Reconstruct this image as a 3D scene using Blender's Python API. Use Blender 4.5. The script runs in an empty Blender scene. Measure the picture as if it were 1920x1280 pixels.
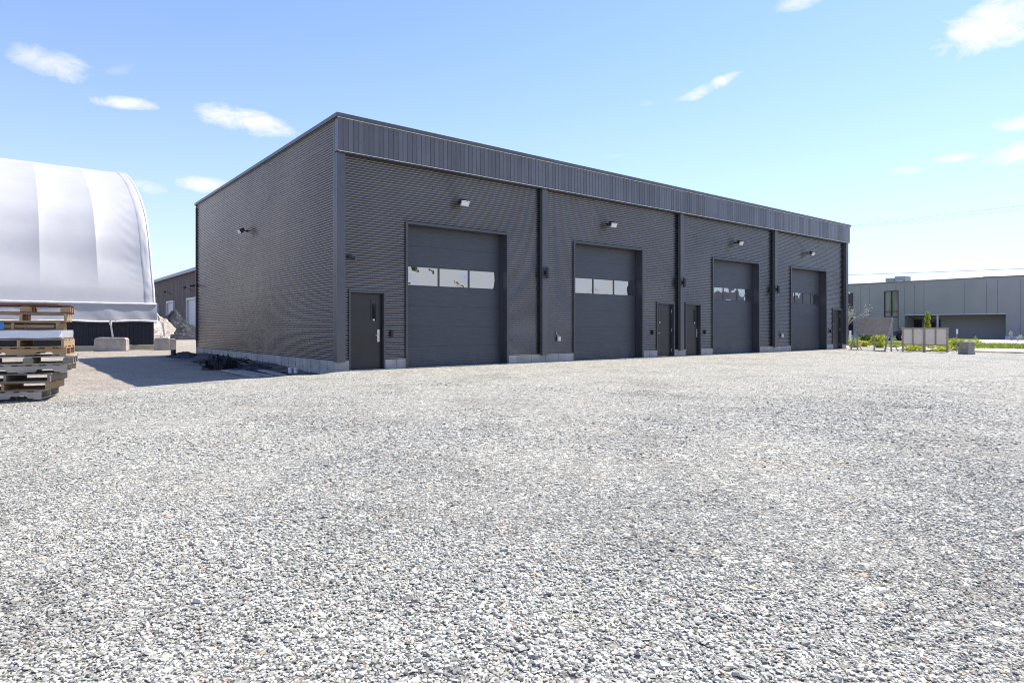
import bpy, math, random
import numpy as np
from mathutils import Vector, Matrix, noise as mnoise

random.seed(7)
rng = np.random.default_rng(11)
sc = bpy.context.scene
R = math.radians

# ------------------------------------------------------------------ camera
F, H, HY = 1204.0, 1.18, 615.0          # focal length in photo pixels, eye height, horizon row
cam_d = bpy.data.cameras.new("camera")
cam = bpy.data.objects.new("camera", cam_d)
sc.collection.objects.link(cam)
cam.location = (0, 0, H)
cam.rotation_euler = (R(90), 0, 0)
cam_d.sensor_width = 36
cam_d.lens = 36 * F / 1920
cam_d.shift_y = -25 / 1920
cam_d.clip_start = 0.05
cam_d.clip_end = 3000
sc.camera = cam

# building frame: local x runs along the front, local y into the building
C0 = (-4.66, 17.0)
D = (0.782, 0.623)
N = (0.623, -0.782)
ANG = math.atan2(D[1], D[0])

# ------------------------------------------------------------------ sun and sky
SUN_EL = R(56.8)
off = R(0.8)
sx = math.cos(off) * D[0] - math.sin(off) * N[0]
sy = math.cos(off) * D[1] - math.sin(off) * N[1]
sun_dir = Vector((sx * math.cos(SUN_EL), sy * math.cos(SUN_EL), math.sin(SUN_EL)))
sd = bpy.data.lights.new("sun", 'SUN')
sd.energy = 5.0
sd.angle = R(0.5)
sd.color = (1.0, 0.94, 0.86)
so = bpy.data.objects.new("sun", sd)
sc.collection.objects.link(so)
so.rotation_euler = sun_dir.to_track_quat('Z', 'Y').to_euler()

world = bpy.data.worlds.new("World")
sc.world = world
world.use_nodes = True
wn, wl = world.node_tree.nodes, world.node_tree.links
wn.clear()


def wmath(op, a, b=None, c=None, clamp=False):
    n = wn.new('ShaderNodeMath'); n.operation = op; n.use_clamp = clamp
    for i, v in enumerate((a, b, c)):
        if v is None: continue
        if isinstance(v, (int, float)): n.inputs[i].default_value = v
        else: wl.new(v, n.inputs[i])
    return n.outputs[0]


sky = wn.new('ShaderNodeTexSky')
sky.sky_type = 'NISHITA'
sky.sun_disc = False
sky.sun_elevation = SUN_EL
sky.sun_rotation = math.atan2(sun_dir.x, sun_dir.y)
sky.altitude = 100
sky.air_density = 1.0
sky.dust_density = 0.15
sky.ozone_density = 2.5
tc = wn.new('ShaderNodeTexCoord')
sep = wn.new('ShaderNodeSeparateXYZ')
wl.new(tc.outputs['Generated'], sep.inputs[0])
az = wmath('MULTIPLY', wmath('ARCTAN2', sep.outputs[0], sep.outputs[1]), 57.2958)
el = wmath('MULTIPLY', wmath('ARCSINE', sep.outputs[2]), 57.2958)
cmb = wn.new('ShaderNodeCombineXYZ')
wl.new(wmath('MULTIPLY', az, 0.75), cmb.inputs[0]); wl.new(wmath('MULTIPLY', el, 1.6), cmb.inputs[1])
nz = wn.new('ShaderNodeTexNoise')
nz.inputs['Scale'].default_value = 0.42; nz.inputs['Detail'].default_value = 9; nz.inputs['Roughness'].default_value = 0.66
nz.inputs['Distortion'].default_value = 0.4
wl.new(cmb.outputs[0], nz.inputs['Vector'])
nfac = wmath('MULTIPLY', wmath('SUBTRACT', nz.outputs['Fac'], 0.5), 3.6)
# clouds: azimuth, elevation, half width, half height, tilt, strength
CL = [(-35.6, 18.5, 3.1, 1.15, -.10, .62), (-31.4, 18.9, 1.2, .45, .3, .14), (-30.9, 16.7, 2.3, .62, .05, .8),
      (-22.6, 16.6, 4.5, 1.25, -.10, .95), (-25.6, 11.4, 2.4, .75, 0, .8), (-29.5, 10.8, 1.6, .6, -.1, .5),
      (17.0, 19.7, 3.0, .65, .30, .75), (11.9, 18.9, .8, .3, 0, .12), (24.6, 24.9, 2.6, .75, 0, .55), (37.3, 20.8, 5.4, 2.1, .14, 1.2),
      (38.2, 14.1, 1.7, .75, 0, 1.0), (38.2, 12.1, 2.6, .95, .1, 1.2), (34.6, 12.3, 1.7, .42, 0, .6),
      (31.6, 11.8, 1.3, .45, 0, .5), (9.3, 14.8, 1.3, .25, 0, .10), (52, 17, 7, 2.5, 0, 1), (-52, 14, 6, 2, 0, .8),
      (118, 6, 42, 9, 0, .95), (110, 22, 14, 3, 0, .9), (-150, 20, 12, 3, 0, .9)]  # wide bank starting this row: unseen, added to whiten the pane reflections
tot = None
for a0, e0, ra, re, tl, st in CL:
    ra, re = ra * .92, re * .86
    dx = wmath('SUBTRACT', az, a0)
    dy = wmath('SUBTRACT', wmath('SUBTRACT', el, e0), wmath('MULTIPLY', dx, tl))
    # flatter base, puffier top
    r2 = wmath('ADD', wmath('POWER', wmath('ABSOLUTE', wmath('DIVIDE', dx, ra)), 2.0),
               wmath('POWER', wmath('ABSOLUTE', wmath('DIVIDE', dy, re)), 2.0))
    v = wmath('SUBTRACT', wmath('ADD', 0.95, nfac), r2)
    v = wmath('MULTIPLY', wmath('MULTIPLY', v, .85, clamp=True), min(1.0, st * 1.1))
    tot = v if tot is None else wmath('MAXIMUM', tot, v)
tot = wmath('MULTIPLY', tot, 1.0, clamp=True)
# sky brightness gradient: slightly paler towards the horizon (thin summer haze)
hz = wmath('POWER', wmath('SUBTRACT', 1.0, wmath('ABSOLUTE', sep.outputs[2]), clamp=True), 5.0)
tint = wn.new('ShaderNodeMix'); tint.data_type = 'RGBA'; tint.blend_type = 'MULTIPLY'
tint.inputs[0].default_value = 1.0
wl.new(sky.outputs[0], tint.inputs[6]); tint.inputs[7].default_value = (1.31, 1.33, 1.63, 1)
hmix = wn.new('ShaderNodeMix'); hmix.data_type = 'RGBA'
wl.new(wmath('MULTIPLY', hz, 0.85), hmix.inputs[0])
wl.new(tint.outputs[2], hmix.inputs[6]); hmix.inputs[7].default_value = (5.0, 5.3, 6.35, 1)
cmix = wn.new('ShaderNodeMix'); cmix.data_type = 'RGBA'
wl.new(tot, cmix.inputs[0])
wl.new(hmix.outputs[2], cmix.inputs[6]); cmix.inputs[7].default_value = (6.9, 6.85, 7.1, 1)
bg = wn.new('ShaderNodeBackground'); bg.inputs['Strength'].default_value = 0.10
wl.new(cmix.outputs[2], bg.inputs['Color'])
wo = wn.new('ShaderNodeOutputWorld')
wl.new(bg.outputs[0], wo.inputs[0])

sc.view_settings.view_transform = 'Standard'
sc.view_settings.look = 'None'
sc.view_settings.exposure = 0.68
sc.view_settings.gamma = 1.0
sc.cycles.filter_width = 1.1
sc.cycles.max_bounces = 6
sc.cycles.diffuse_bounces = 3
sc.cycles.glossy_bounces = 3
sc.cycles.caustics_reflective = False
sc.cycles.caustics_refractive = False

# ------------------------------------------------------------------ helpers
def tag(o, label=None, cat=None, group=None, kind=None):
    if label: o["label"] = label
    if cat: o["category"] = cat
    if group: o["group"] = group
    if kind: o["kind"] = kind
    return o


def empty(name, loc=(0, 0, 0), rz=0.0):
    o = bpy.data.objects.new(name, None)
    sc.collection.objects.link(o)
    o.location = loc; o.rotation_euler = (0, 0, rz)
    o.empty_display_size = 0.2
    return o


class MB:
    """collects faces, builds one mesh object"""
    def __init__(s): s.v = []; s.f = []; s.m = []

    def face(s, pts, m=0):
        b = len(s.v); s.v.extend([tuple(p) for p in pts]); s.f.append(tuple(range(b, b + len(pts)))); s.m.append(m); return s

    def box(s, x0, x1, y0, y1, z0, z1, m=0, M=None):
        b = len(s.v)
        P = [(x0, y0, z0), (x1, y0, z0), (x1, y1, z0), (x0, y1, z0), (x0, y0, z1), (x1, y0, z1), (x1, y1, z1), (x0, y1, z1)]
        if M is not None: P = [tuple(M @ Vector(p)) for p in P]
        s.v.extend(P)
        for q in ((0, 3, 2, 1), (4, 5, 6, 7), (0, 1, 5, 4), (1, 2, 6, 5), (2, 3, 7, 6), (3, 0, 4, 7)):
            s.f.append(tuple(b + i for i in q)); s.m.append(m)
        return s

    def prism(s, poly, axis, a0, a1, m=0, M=None):
        """poly: list of 2-D points; axis 'y' -> poly in xz, extruded along y; 'x' -> yz; 'z' -> xy"""
        def P(p, a):
            q = {'y': (p[0], a, p[1]), 'x': (a, p[0], p[1]), 'z': (p[0], p[1], a)}[axis]
            return tuple(M @ Vector(q)) if M is not None else q
        n = len(poly); b = len(s.v)
        s.v.extend([P(p, a0) for p in poly] + [P(p, a1) for p in poly])
        s.f.append(tuple(b + i for i in range(n))[::-1]); s.m.append(m)
        s.f.append(tuple(b + n + i for i in range(n))); s.m.append(m)
        for i in range(n):
            j = (i + 1) % n
            s.f.append((b + i, b + j, b + n + j, b + n + i)); s.m.append(m)
        return s

    def tube(s, pts, r, n=8, m=0, cap=True):
        pts = [Vector(p) for p in pts]
        rs = r if isinstance(r, (list, tuple)) else [r] * len(pts)
        b = len(s.v); up = Vector((0, 0, 1))
        for i, p in enumerate(pts):
            t = (pts[min(i + 1, len(pts) - 1)] - pts[max(i - 1, 0)]).normalized()
            a = t.cross(up)
            if a.length < 1e-3: a = t.cross(Vector((1, 0, 0)))
            a.normalize(); c = t.cross(a)
            for k in range(n):
                th = 2 * math.pi * k / n
                s.v.append(tuple(p + a * (rs[i] * math.cos(th)) + c * (rs[i] * math.sin(th))))
        for i in range(len(pts) - 1):
            for k in range(n):
                k2 = (k + 1) % n
                s.f.append((b + i * n + k, b + i * n + k2, b + (i + 1) * n + k2, b + (i + 1) * n + k)); s.m.append(m)
        if cap:
            s.f.append(tuple(b + k for k in range(n))[::-1]); s.m.append(m)
            s.f.append(tuple(b + (len(pts) - 1) * n + k for k in range(n))); s.m.append(m)
        return s

    def build(s, name, mats, parent=None, smooth=False, bevel=0, loc=None, rz=0):
        if not isinstance(mats, (list, tuple)): mats = [mats]
        me = bpy.data.meshes.new(name)
        me.from_pydata(s.v, [], s.f)
        for mm in mats: me.materials.append(mm)
        if len(mats) > 1: me.polygons.foreach_set('material_index', s.m)
        if smooth: me.polygons.foreach_set('use_smooth', [True] * len(s.f))
        me.update()
        o = bpy.data.objects.new(name, me)
        sc.collection.objects.link(o)
        if parent is not None: o.parent = parent
        if loc is not None: o.location = loc
        o.rotation_euler[2] = rz
        if bevel:
            b = o.modifiers.new('bevel', 'BEVEL'); b.width = bevel; b.segments = 2; b.limit_method = 'ANGLE'
        return o


def npmesh(name, V, faces_list, mats, parent=None, smooth=False, attr=None):
    """faces_list: list of (index array KxN); attr: (name, per-face float array)"""
    me = bpy.data.meshes.new(name)
    me.vertices.add(len(V)); me.vertices.foreach_set('co', V.astype(np.float32).ravel())
    li = np.concatenate([f.ravel() for f in faces_list]).astype(np.int32)
    tot_ = np.concatenate([np.full(len(f), f.shape[1]) for f in faces_list]).astype(np.int32)
    st = np.concatenate([[0], np.cumsum(tot_)[:-1]]).astype(np.int32)
    me.loops.add(len(li)); me.loops.foreach_set('vertex_index', li)
    me.polygons.add(len(tot_)); me.polygons.foreach_set('loop_start', st)
    me.polygons.foreach_set('use_smooth', np.full(len(tot_), smooth))
    if not isinstance(mats, (list, tuple)): mats = [mats]
    for mm in mats: me.materials.append(mm)
    me.update(calc_edges=True)
    if attr is not None:
        a = me.attributes.new(attr[0], 'FLOAT', attr[2] if len(attr) > 2 else 'FACE')
        a.data.foreach_set('value', attr[1].astype(np.float32))
    o = bpy.data.objects.new(name, me)
    sc.collection.objects.link(o)
    if parent is not None: o.parent = parent
    return o


# ---- materials
class Mat:
    def __init__(s, name):
        s.m = bpy.data.materials.new(name); s.m.use_nodes = True
        s.n = s.m.node_tree.nodes; s.l = s.m.node_tree.links
        s.b = s.n['Principled BSDF']

    def set(s, **k):
        for a, v in k.items(): s.b.inputs[a.replace('_', ' ')].default_value = v
        return s

    def tex(s, kind, scale=1, vec='Object', sc3=None, **k):
        t = s.n.new('ShaderNodeTexCoord')
        o = t.outputs[vec]
        if sc3:
            mp = s.n.new('ShaderNodeMapping'); mp.inputs['Scale'].default_value = sc3
            s.l.new(o, mp.inputs[0]); o = mp.outputs[0]
        n = s.n.new('ShaderNodeTex' + kind)
        if 'feature' in k: n.feature = k.pop('feature')
        if 'Scale' in n.inputs: n.inputs['Scale'].default_value = scale
        for a, v in k.items(): n.inputs[a].default_value = v
        s.l.new(o, n.inputs['Vector'])
        return n

    def ramp(s, src, stops, interp='LINEAR'):
        r = s.n.new('ShaderNodeValToRGB'); r.color_ramp.interpolation = interp
        e = r.color_ramp.elements
        while len(e) < len(stops): e.new(0.5)
        for i, (p, c) in enumerate(stops):
            e[i].position = p; e[i].color = (c, c, c, 1) if isinstance(c, (int, float)) else (*c, 1)
        s.l.new(src, r.inputs[0]); return r.outputs[0]

    def mix(s, a, b, f, mode='MIX'):
        n = s.n.new('ShaderNodeMix'); n.data_type = 'RGBA'; n.blend_type = mode
        for i, v in ((0, f), (6, a), (7, b)):
            if isinstance(v, (int, float)): n.inputs[i].default_value = v if i == 0 else (v, v, v, 1)
            elif isinstance(v, tuple): n.inputs[i].default_value = (*v[:3], 1)
            else: s.l.new(v, n.inputs[i])
        return n.outputs[2]

    def math(s, op, a, b=None, clamp=False):
        n = s.n.new('ShaderNodeMath'); n.operation = op; n.use_clamp = clamp
        for i, v in enumerate((a, b)):
            if v is None: continue
            if isinstance(v, (int, float)): n.inputs[i].default_value = v
            else: s.l.new(v, n.inputs[i])
        return n.outputs[0]

    def bump(s, h, strength=0.3, dist=0.01):
        n = s.n.new('ShaderNodeBump'); n.inputs['Strength'].default_value = strength; n.inputs['Distance'].default_value = dist
        s.l.new(h, n.inputs['Height'])
        if s.b.inputs['Normal'].is_linked:
            s.l.new(s.b.inputs['Normal'].links[0].from_socket, n.inputs['Normal'])
        s.l.new(n.outputs[0], s.b.inputs['Normal']); return s

    def color(s, src): s.l.new(src, s.b.inputs['Base Color']); return s
    def rough(s, src): s.l.new(src, s.b.inputs['Roughness']); return s


def simple(name, c, rough=0.5, var=0.15, scale=3.0, metallic=0.0, bump=0.0, bscale=60, spec=0.5):
    M = Mat(name)
    n = M.tex('Noise', scale, Detail=5)
    lo = tuple(x * (1 - var) for x in c); hi = tuple(min(1, x * (1 + var)) for x in c)
    M.color(M.ramp(n.outputs['Fac'], [(0.3, lo), (0.7, hi)]))
    M.set(Roughness=rough, Metallic=metallic, Specular_IOR_Level=spec)
    if bump:
        b = M.tex('Noise', bscale, Detail=4); M.bump(b.outputs['Fac'], bump, 0.01)
    return M.m


MT = {}
def steel_mat(name, c, rough, dust=0.25, canning=True):
    M = Mat(name)
    n = M.tex('Noise', 0.6, Detail=6); n2 = M.tex('Noise', 9, Detail=4, sc3=(1, 1, .25))
    a = M.ramp(n.outputs['Fac'], [(0.35, tuple(x * .88 for x in c)), (0.65, tuple(x * 1.12 for x in c))])
    M.color(M.mix(a, tuple(x * 1.9 + .008 for x in c), M.math('MULTIPLY', M.ramp(n2.outputs['Fac'], [(0.52, 0.0), (0.8, 1.0)]), dust)))
    M.rough(M.ramp(n2.outputs['Fac'], [(0.3, rough * .85), (0.7, rough * 1.2)]))
    M.set(Metallic=0.0, Specular_IOR_Level=0.6, IOR=1.5 if canning else 1.75)
    if canning:
        b = M.tex('Noise', 2.2, Detail=2); M.bump(b.outputs['Fac'], 0.25, 0.01)
    return M.m

M = Mat('charcoal_corrugated_steel')
n = M.tex('Noise', .5, Detail=3)
M.color(M.ramp(n.outputs['Fac'], [(.3, (.180, .175, .171)), (.7, (.215, .209, .204))]))
M.set(Metallic=.95, Roughness=.17); MT['clad'] = M.m
MT['flat'] = steel_mat('charcoal_flat_steel', (.055, .058, .064), .34)
MT['fascia'] = steel_mat('ribbed_fascia_steel', (.120, .119, .122), .30)
MT['fascia2'] = steel_mat('ribbed_fascia_steel_dull', (.098, .098, .102), .42)
MT['trim'] = steel_mat('charcoal_trim_steel', (.078, .082, .092), .36)
MT['sun_edge'] = simple('drip_edge_painted_sun', (.82, .81, .78), .4)  # pale colour paints the sunlight caught along the ledges
MT['black'] = simple('black_plastic', (.012, .012, .013), .4)
MT['roof'] = simple('roof_membrane', (.18, .18, .18), .8)

M = Mat('overhead_door_steel')
n = M.tex('Noise', 3, Detail=6, sc3=(.6, 1, 14)); n2 = M.tex('Noise', 90, Detail=3, sc3=(.35, 1, 1))
M.color(M.ramp(n.outputs['Fac'], [(0.3, (.047, .052, .062)), (0.7, (.068, .074, .086))]))
w = M.tex('Wave', 1, Distortion=0.0); w.wave_type = 'BANDS'; w.bands_direction = 'Z'; w.inputs['Scale'].default_value = 6.5
M.bump(w.outputs['Fac'], .35, .006); M.bump(n2.outputs['Fac'], .3, .004)
tcd = M.n.new('ShaderNodeTexCoord'); sz_ = M.n.new('ShaderNodeSeparateXYZ'); M.l.new(tcd.outputs['Object'], sz_.inputs[0])
dn_ = M.tex('Noise', 5, Detail=7, Roughness=.7, sc3=(1, 1, .5))
hgt = M.math('SUBTRACT', 1.0, M.math('MULTIPLY', sz_.outputs[2], 1.1), clamp=True)
amt = M.math('MULTIPLY', M.math('POWER', hgt, 1.6), M.ramp(dn_.outputs['Fac'], [(.35, .1), (.65, 1.0)]))
M.color(M.mix(M.b.inputs['Base Color'].links[0].from_socket, (.24, .225, .20), M.math('MULTIPLY', amt, .38)))
M.set(Roughness=.42, Specular_IOR_Level=.45); MT['ohd'] = M.m

M = Mat('man_door_paint')
n = M.tex('Noise', 120, Detail=2); n3 = M.tex('Noise', 2, Detail=5)
M.color(M.ramp(n3.outputs['Fac'], [(0.3, (.013, .014, .016)), (0.7, (.021, .022, .025))]))
M.bump(n.outputs['Fac'], .15, .003); M.set(Roughness=.33); MT['mand'] = M.m

M = Mat('door_glass')   # real panes in an unlit hall: dark behind, mirror-like in front
n = M.tex('Noise', 1.5, Detail=.6, Distortion=.5)
M.set(Base_Color=(.015, .017, .02, 1), Roughness=.02, Specular_IOR_Level=1.0, IOR=2.6)
M.bump(n.outputs['Fac'], .6, .07); MT['glass'] = M.m
M = Mat('window_glass_plain'); M.set(Base_Color=(.02, .024, .03, 1), Roughness=.03, Specular_IOR_Level=.5, IOR=1.45)
n = M.tex('Noise', .7, Detail=2); M.bump(n.outputs['Fac'], .2, .05); MT['glass2'] = M.m


def concrete(name, c, stain=.5, sc_=1.0):
    M = Mat(name)
    a = M.tex('Noise', 2.2 * sc_, Detail=8, Roughness=.65); b = M.tex('Noise', 30 * sc_, Detail=4)
    st = M.tex('Noise', 2.5 * sc_, Detail=5, sc3=(1, 1, .2))
    base = M.ramp(a.outputs['Fac'], [(0.3, tuple(x * .72 for x in c)), (0.7, tuple(min(.9, x * 1.15) for x in c))])
    M.color(M.mix(base, tuple(x * .5 for x in c), M.math('MULTIPLY', M.ramp(st.outputs['Fac'], [(0.55, 0.0), (.75, 1.0)]), stain)))
    M.bump(a.outputs['Fac'], .4, .03); M.bump(b.outputs['Fac'], .35, .006)
    M.set(Roughness=.88, Specular_IOR_Level=.25)
    return M.m
MT['conc'] = concrete('foundation_concrete', (.44, .42, .375))
MT['conc_block'] = concrete('precast_block_concrete', (.42, .39, .34), .3)
MT['conc_yel'] = concrete('footing_concrete_yellowed', (.50, .46, .30), .4)
MT['conc_grey'] = concrete('weathered_block_concrete', (.34, .32, .28), .6)

def wood(name, c, dark=.55, sc3=(1, 14, 14), rough=.8):
    M = Mat(name)
    a = M.tex('Noise', 3, Detail=6, sc3=sc3, Roughness=.6); b = M.tex('Noise', 1.3, Detail=3)
    base = M.ramp(a.outputs['Fac'], [(0.3, tuple(x * dark for x in c)), (0.7, tuple(min(.9, x * 1.2) for x in c))])
    M.color(M.mix(base, tuple(x * .6 for x in c), M.ramp(b.outputs['Fac'], [(.5, 0.0), (.75, .6)])))
    M.bump(a.outputs['Fac'], .4, .01); M.set(Roughness=rough, Specular_IOR_Level=.25)
    return M.m


# ------------------------------------------------------------------ ground
def loc2w(s_, t, z=0.0):
    return Vector((C0[0] + D[0] * s_ - N[0] * t, C0[1] + D[1] * s_ - N[1] * t, z))

EDGE = np.array([(-4.55, 16.9), (-5.6, 15.6), (-7.1, 13.95), (-7.45, 12.9), (-8.0, 11.5), (-9.5, 10.7), (-14, 9.6), (-60, 2.0)])

def sstep(x, a, b):
    t = np.clip((x - a) / (b - a), 0, 1); return t * t * (3 - 2 * t)

def edge_side(x, y):
    """positive = dirt side (left of the gravel pad), negative = on the gravel; metres"""
    best = np.full(np.shape(x), 1e9); sign = np.ones(np.shape(x))
    for (ax, ay), (bx, by) in zip(EDGE[:-1], EDGE[1:]):
        dx, dy = bx - ax, by - ay
        t = np.clip(((x - ax) * dx + (y - ay) * dy) / (dx * dx + dy * dy), 0, 1)
        d = np.hypot(x - ax - t * dx, y - ay - t * dy)
        cr = dx * (y - ay) - dy * (x - ax)
        m = d < best
        best = np.where(m, d, best); sign = np.where(m, np.where(cr > 0, -1.0, 1.0), sign)
    return best * sign

def st_of(x, y):
    rx, ry = x - C0[0], y - C0[1]
    return rx * D[0] + ry * D[1], -(rx * N[0] + ry * N[1])

def gz(x, y):
    x = np.asarray(x, float); y = np.asarray(y, float)
    s_, t = st_of(x, y)
    e = edge_side(x, y)
    left = (s_ < 0.0) & (x < -4.3)
    dirt = np.where(left, sstep(e, -.1, .7), 0.0)
    h = np.zeros_like(x)
    o = -t
    h += .05 * (1 - sstep(o, 0.2, 3.0)) * sstep(s_, -.6, .0) * (o > -.5)
    fade = 1 - sstep(y, 20, 32)
    h += -.11 * dirt * fade
    # soil berm thrown up along the side wall
    q = -s_
    berm = np.exp(-(q / .75) ** 2) * sstep(t, 1.2, 5.0) * (1 - sstep(t, 13, 17)) * (q > -.4)
    h += .16 * berm * dirt + .10 * np.exp(-((q - .2) / .5) ** 2) * (1 - sstep(t, .2, 1.2)) * 0
    # broad undulation and shallow wheel ruts
    near = (np.abs(x) < 45) & (y > -20) & (y < 60)
    und = .018 * np.sin(x * .9 + 1.3 * np.sin(y * .5)) * np.sin(y * .8 + .7) + .010 * np.sin(x * 2.3 + y * 1.1) * np.sin(y * 2.9 - x * .6)
    und += .007 * np.sin(x * 5.1 - y * 3.3) * np.sin(y * 4.7 + x * 1.9)
    clear = sstep(np.abs(s_ - 14.7), 0, 1) * 0 + np.where((s_ > -.5) & (s_ < 30) & (t > -1.0), 0, 1)
    h += und * near * clear
    for (rx0, slope, w) in ((3.0, -.55, .13), (4.6, -.55, .13), (7.2, -.95, .12), (-2.2, .25, .10)):
        dd = np.abs(x - rx0 - slope * (y - 4)) / math.hypot(1, slope)
        h += np.where(o > 2.0, (-.016 * np.exp(-(dd / (w * 1.6)) ** 2) + .006 * np.exp(-((dd - .3) / .16) ** 2)) * (.5 + .5 * np.sin(y * .9 + rx0)), 0) * near * sstep(y, 1, 3)
    return h

def axis(lo, hi, step, far):
    a = list(np.arange(lo, hi + 1e-6, step)); f = []; d = step; v = hi
    while v < far: d *= 1.35; v += d; f.append(v)
    g = []; d = step; v = lo
    while v > -far: d *= 1.35; v -= d; g.append(v)
    return np.array(g[::-1] + a + f)
gx = axis(-24, 26, .14, 900); gy = axis(-3, 40, .14, 900)
X, Y = np.meshgrid(gx, gy)
Z = gz(X, Y)
V = np.stack([X.ravel(), Y.ravel(), Z.ravel()], 1)
nx, ny = len(gx), len(gy)
ii = (np.arange(ny - 1)[:, None] * nx + np.arange(nx - 1)[None, :]).ravel()
Fq = np.stack([ii, ii + 1, ii + nx + 1, ii + nx], 1)
S_, T_ = st_of(X, Y)
es = edge_side(X, Y) + .22 * np.sin(X * 3.1) * np.sin(Y * 2.3) + .1 * np.sin(X * 9 + Y * 7)
grav = 1 - sstep(es, -.15, .35)
grav = np.where(S_ > 0, 1.0, grav)
grav = grav * (1 - sstep(S_ + .3 * np.sin(T_ * 1.7), 29.3, 30.2)) * np.where((S_ < 29.4) & (T_ > 15.5), 0.0, 1.0)
grav = np.where(Y < 2, 1.0, grav) * (1 - sstep(np.hypot(X, Y), 60, 90))

STONES = [(0.0, (.125, .12, .108)), (.05, (.235, .227, .198)), (.20, (.36, .35, .30)), (.50, (.475, .465, .40)), (.80, (.57, .558, .485)),
          (.972, (.64, .625, .555)), (.985, (.42, .31, .21)), (1.0, (.54, .45, .34))]
M = Mat('ground_gravel_and_dirt')
at = M.n.new('ShaderNodeAttribute'); at.attribute_name = 'gravel'
# crushed stone cells
v1 = M.tex('Voronoi', 46, sc3=(1, 1, 1)); v1e = M.tex('Voronoi', 46, feature='DISTANCE_TO_EDGE')
v2 = M.tex('Voronoi', 21); v2e = M.tex('Voronoi', 21, feature='DISTANCE_TO_EDGE')
sp1 = M.n.new('ShaderNodeSeparateColor'); M.l.new(v1.outputs['Color'], sp1.inputs[0])
sp2 = M.n.new('ShaderNodeSeparateColor'); M.l.new(v2.outputs['Color'], sp2.inputs[0])
c1 = M.ramp(sp1.outputs[0], STONES)
c2 = M.ramp(sp2.outputs[0], STONES)
big = M.ramp(sp2.outputs[1], [(.66, 0.0), (.68, 1.0)])
stc = M.mix(c1, c2, big)
gap = M.mix(M.ramp(v1e.outputs['Distance'], [(0.0, .28), (.09, 1.0)]), M.ramp(v2e.outputs['Distance'], [(0.0, .28), (.05, 1.0)]), big)  # dark cell edges paint the shadow in gaps between stones
stc = M.mix(stc, gap, .8, 'MULTIPLY')
pn = M.tex('Noise', .55, Detail=6, Roughness=.62); pn2 = M.tex('Noise', 2.7, Detail=5)
stc = M.mix(stc, M.ramp(pn.outputs['Fac'], [(.36, (.78, .775, .77)), (.48, (.97, .97, .965)), (.56, (1, 1, 1)), (.7, (1.0, .965, .91))]), .9, 'MULTIPLY')
stc = M.mix(stc, M.ramp(pn2.outputs['Fac'], [(.3, .80), (.5, 1.0)]), .6, 'MULTIPLY')
stc = M.mix(stc, (1.04, 1.03, 1.01), 1.0, 'MULTIPLY')
# sandy dirt
dn = M.tex('Noise', 1.1, Detail=8, Roughness=.7); dn2 = M.tex('Noise', 38, Detail=5, Roughness=.7); dv = M.tex('Voronoi', 30)
dirt = M.ramp(dn.outputs['Fac'], [(.3, (.31, .25, .19)), (.5, (.43, .36, .285)), (.7, (.51, .44, .36))])
dirt = M.mix(dirt, M.ramp(dn2.outputs['Fac'], [(.38, .45), (.55, 1.0)]), .75, 'MULTIPLY')
sp3 = M.n.new('ShaderNodeSeparateColor'); M.l.new(dv.outputs['Color'], sp3.inputs[0])
dirt = M.mix(dirt, M.ramp(sp3.outputs[0], STONES), M.ramp(sp3.outputs[1], [(.72, 0.0), (.76, .8)]))
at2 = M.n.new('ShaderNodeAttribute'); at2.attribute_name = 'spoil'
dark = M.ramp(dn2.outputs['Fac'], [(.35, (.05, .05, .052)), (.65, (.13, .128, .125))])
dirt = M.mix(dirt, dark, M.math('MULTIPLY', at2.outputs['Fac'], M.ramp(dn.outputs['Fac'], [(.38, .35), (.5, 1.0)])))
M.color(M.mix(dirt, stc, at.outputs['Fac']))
hh = M.math('ADD', M.mix(M.ramp(v1e.outputs['Distance'], [(0, 0.0), (.22, 1.0)]), M.ramp(v2e.outputs['Distance'], [(0, 0.0), (.16, 1.0)]), big), M.math('MULTIPLY', sp1.outputs[2], .9))
M.bump(hh, .75, .015); M.bump(dn2.outputs['Fac'], .3, .01)
M.set(Roughness=.85, Specular_IOR_Level=.3)
MT['ground'] = M.m
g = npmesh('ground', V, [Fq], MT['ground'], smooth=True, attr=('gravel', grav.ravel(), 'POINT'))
tag(g, kind='structure')
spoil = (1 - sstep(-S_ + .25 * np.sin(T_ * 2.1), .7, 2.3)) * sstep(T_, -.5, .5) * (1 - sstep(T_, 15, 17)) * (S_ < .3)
a_ = g.data.attributes.new('spoil', 'FLOAT', 'POINT'); a_.data.foreach_set('value', spoil.ravel().astype(np.float32))

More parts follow.
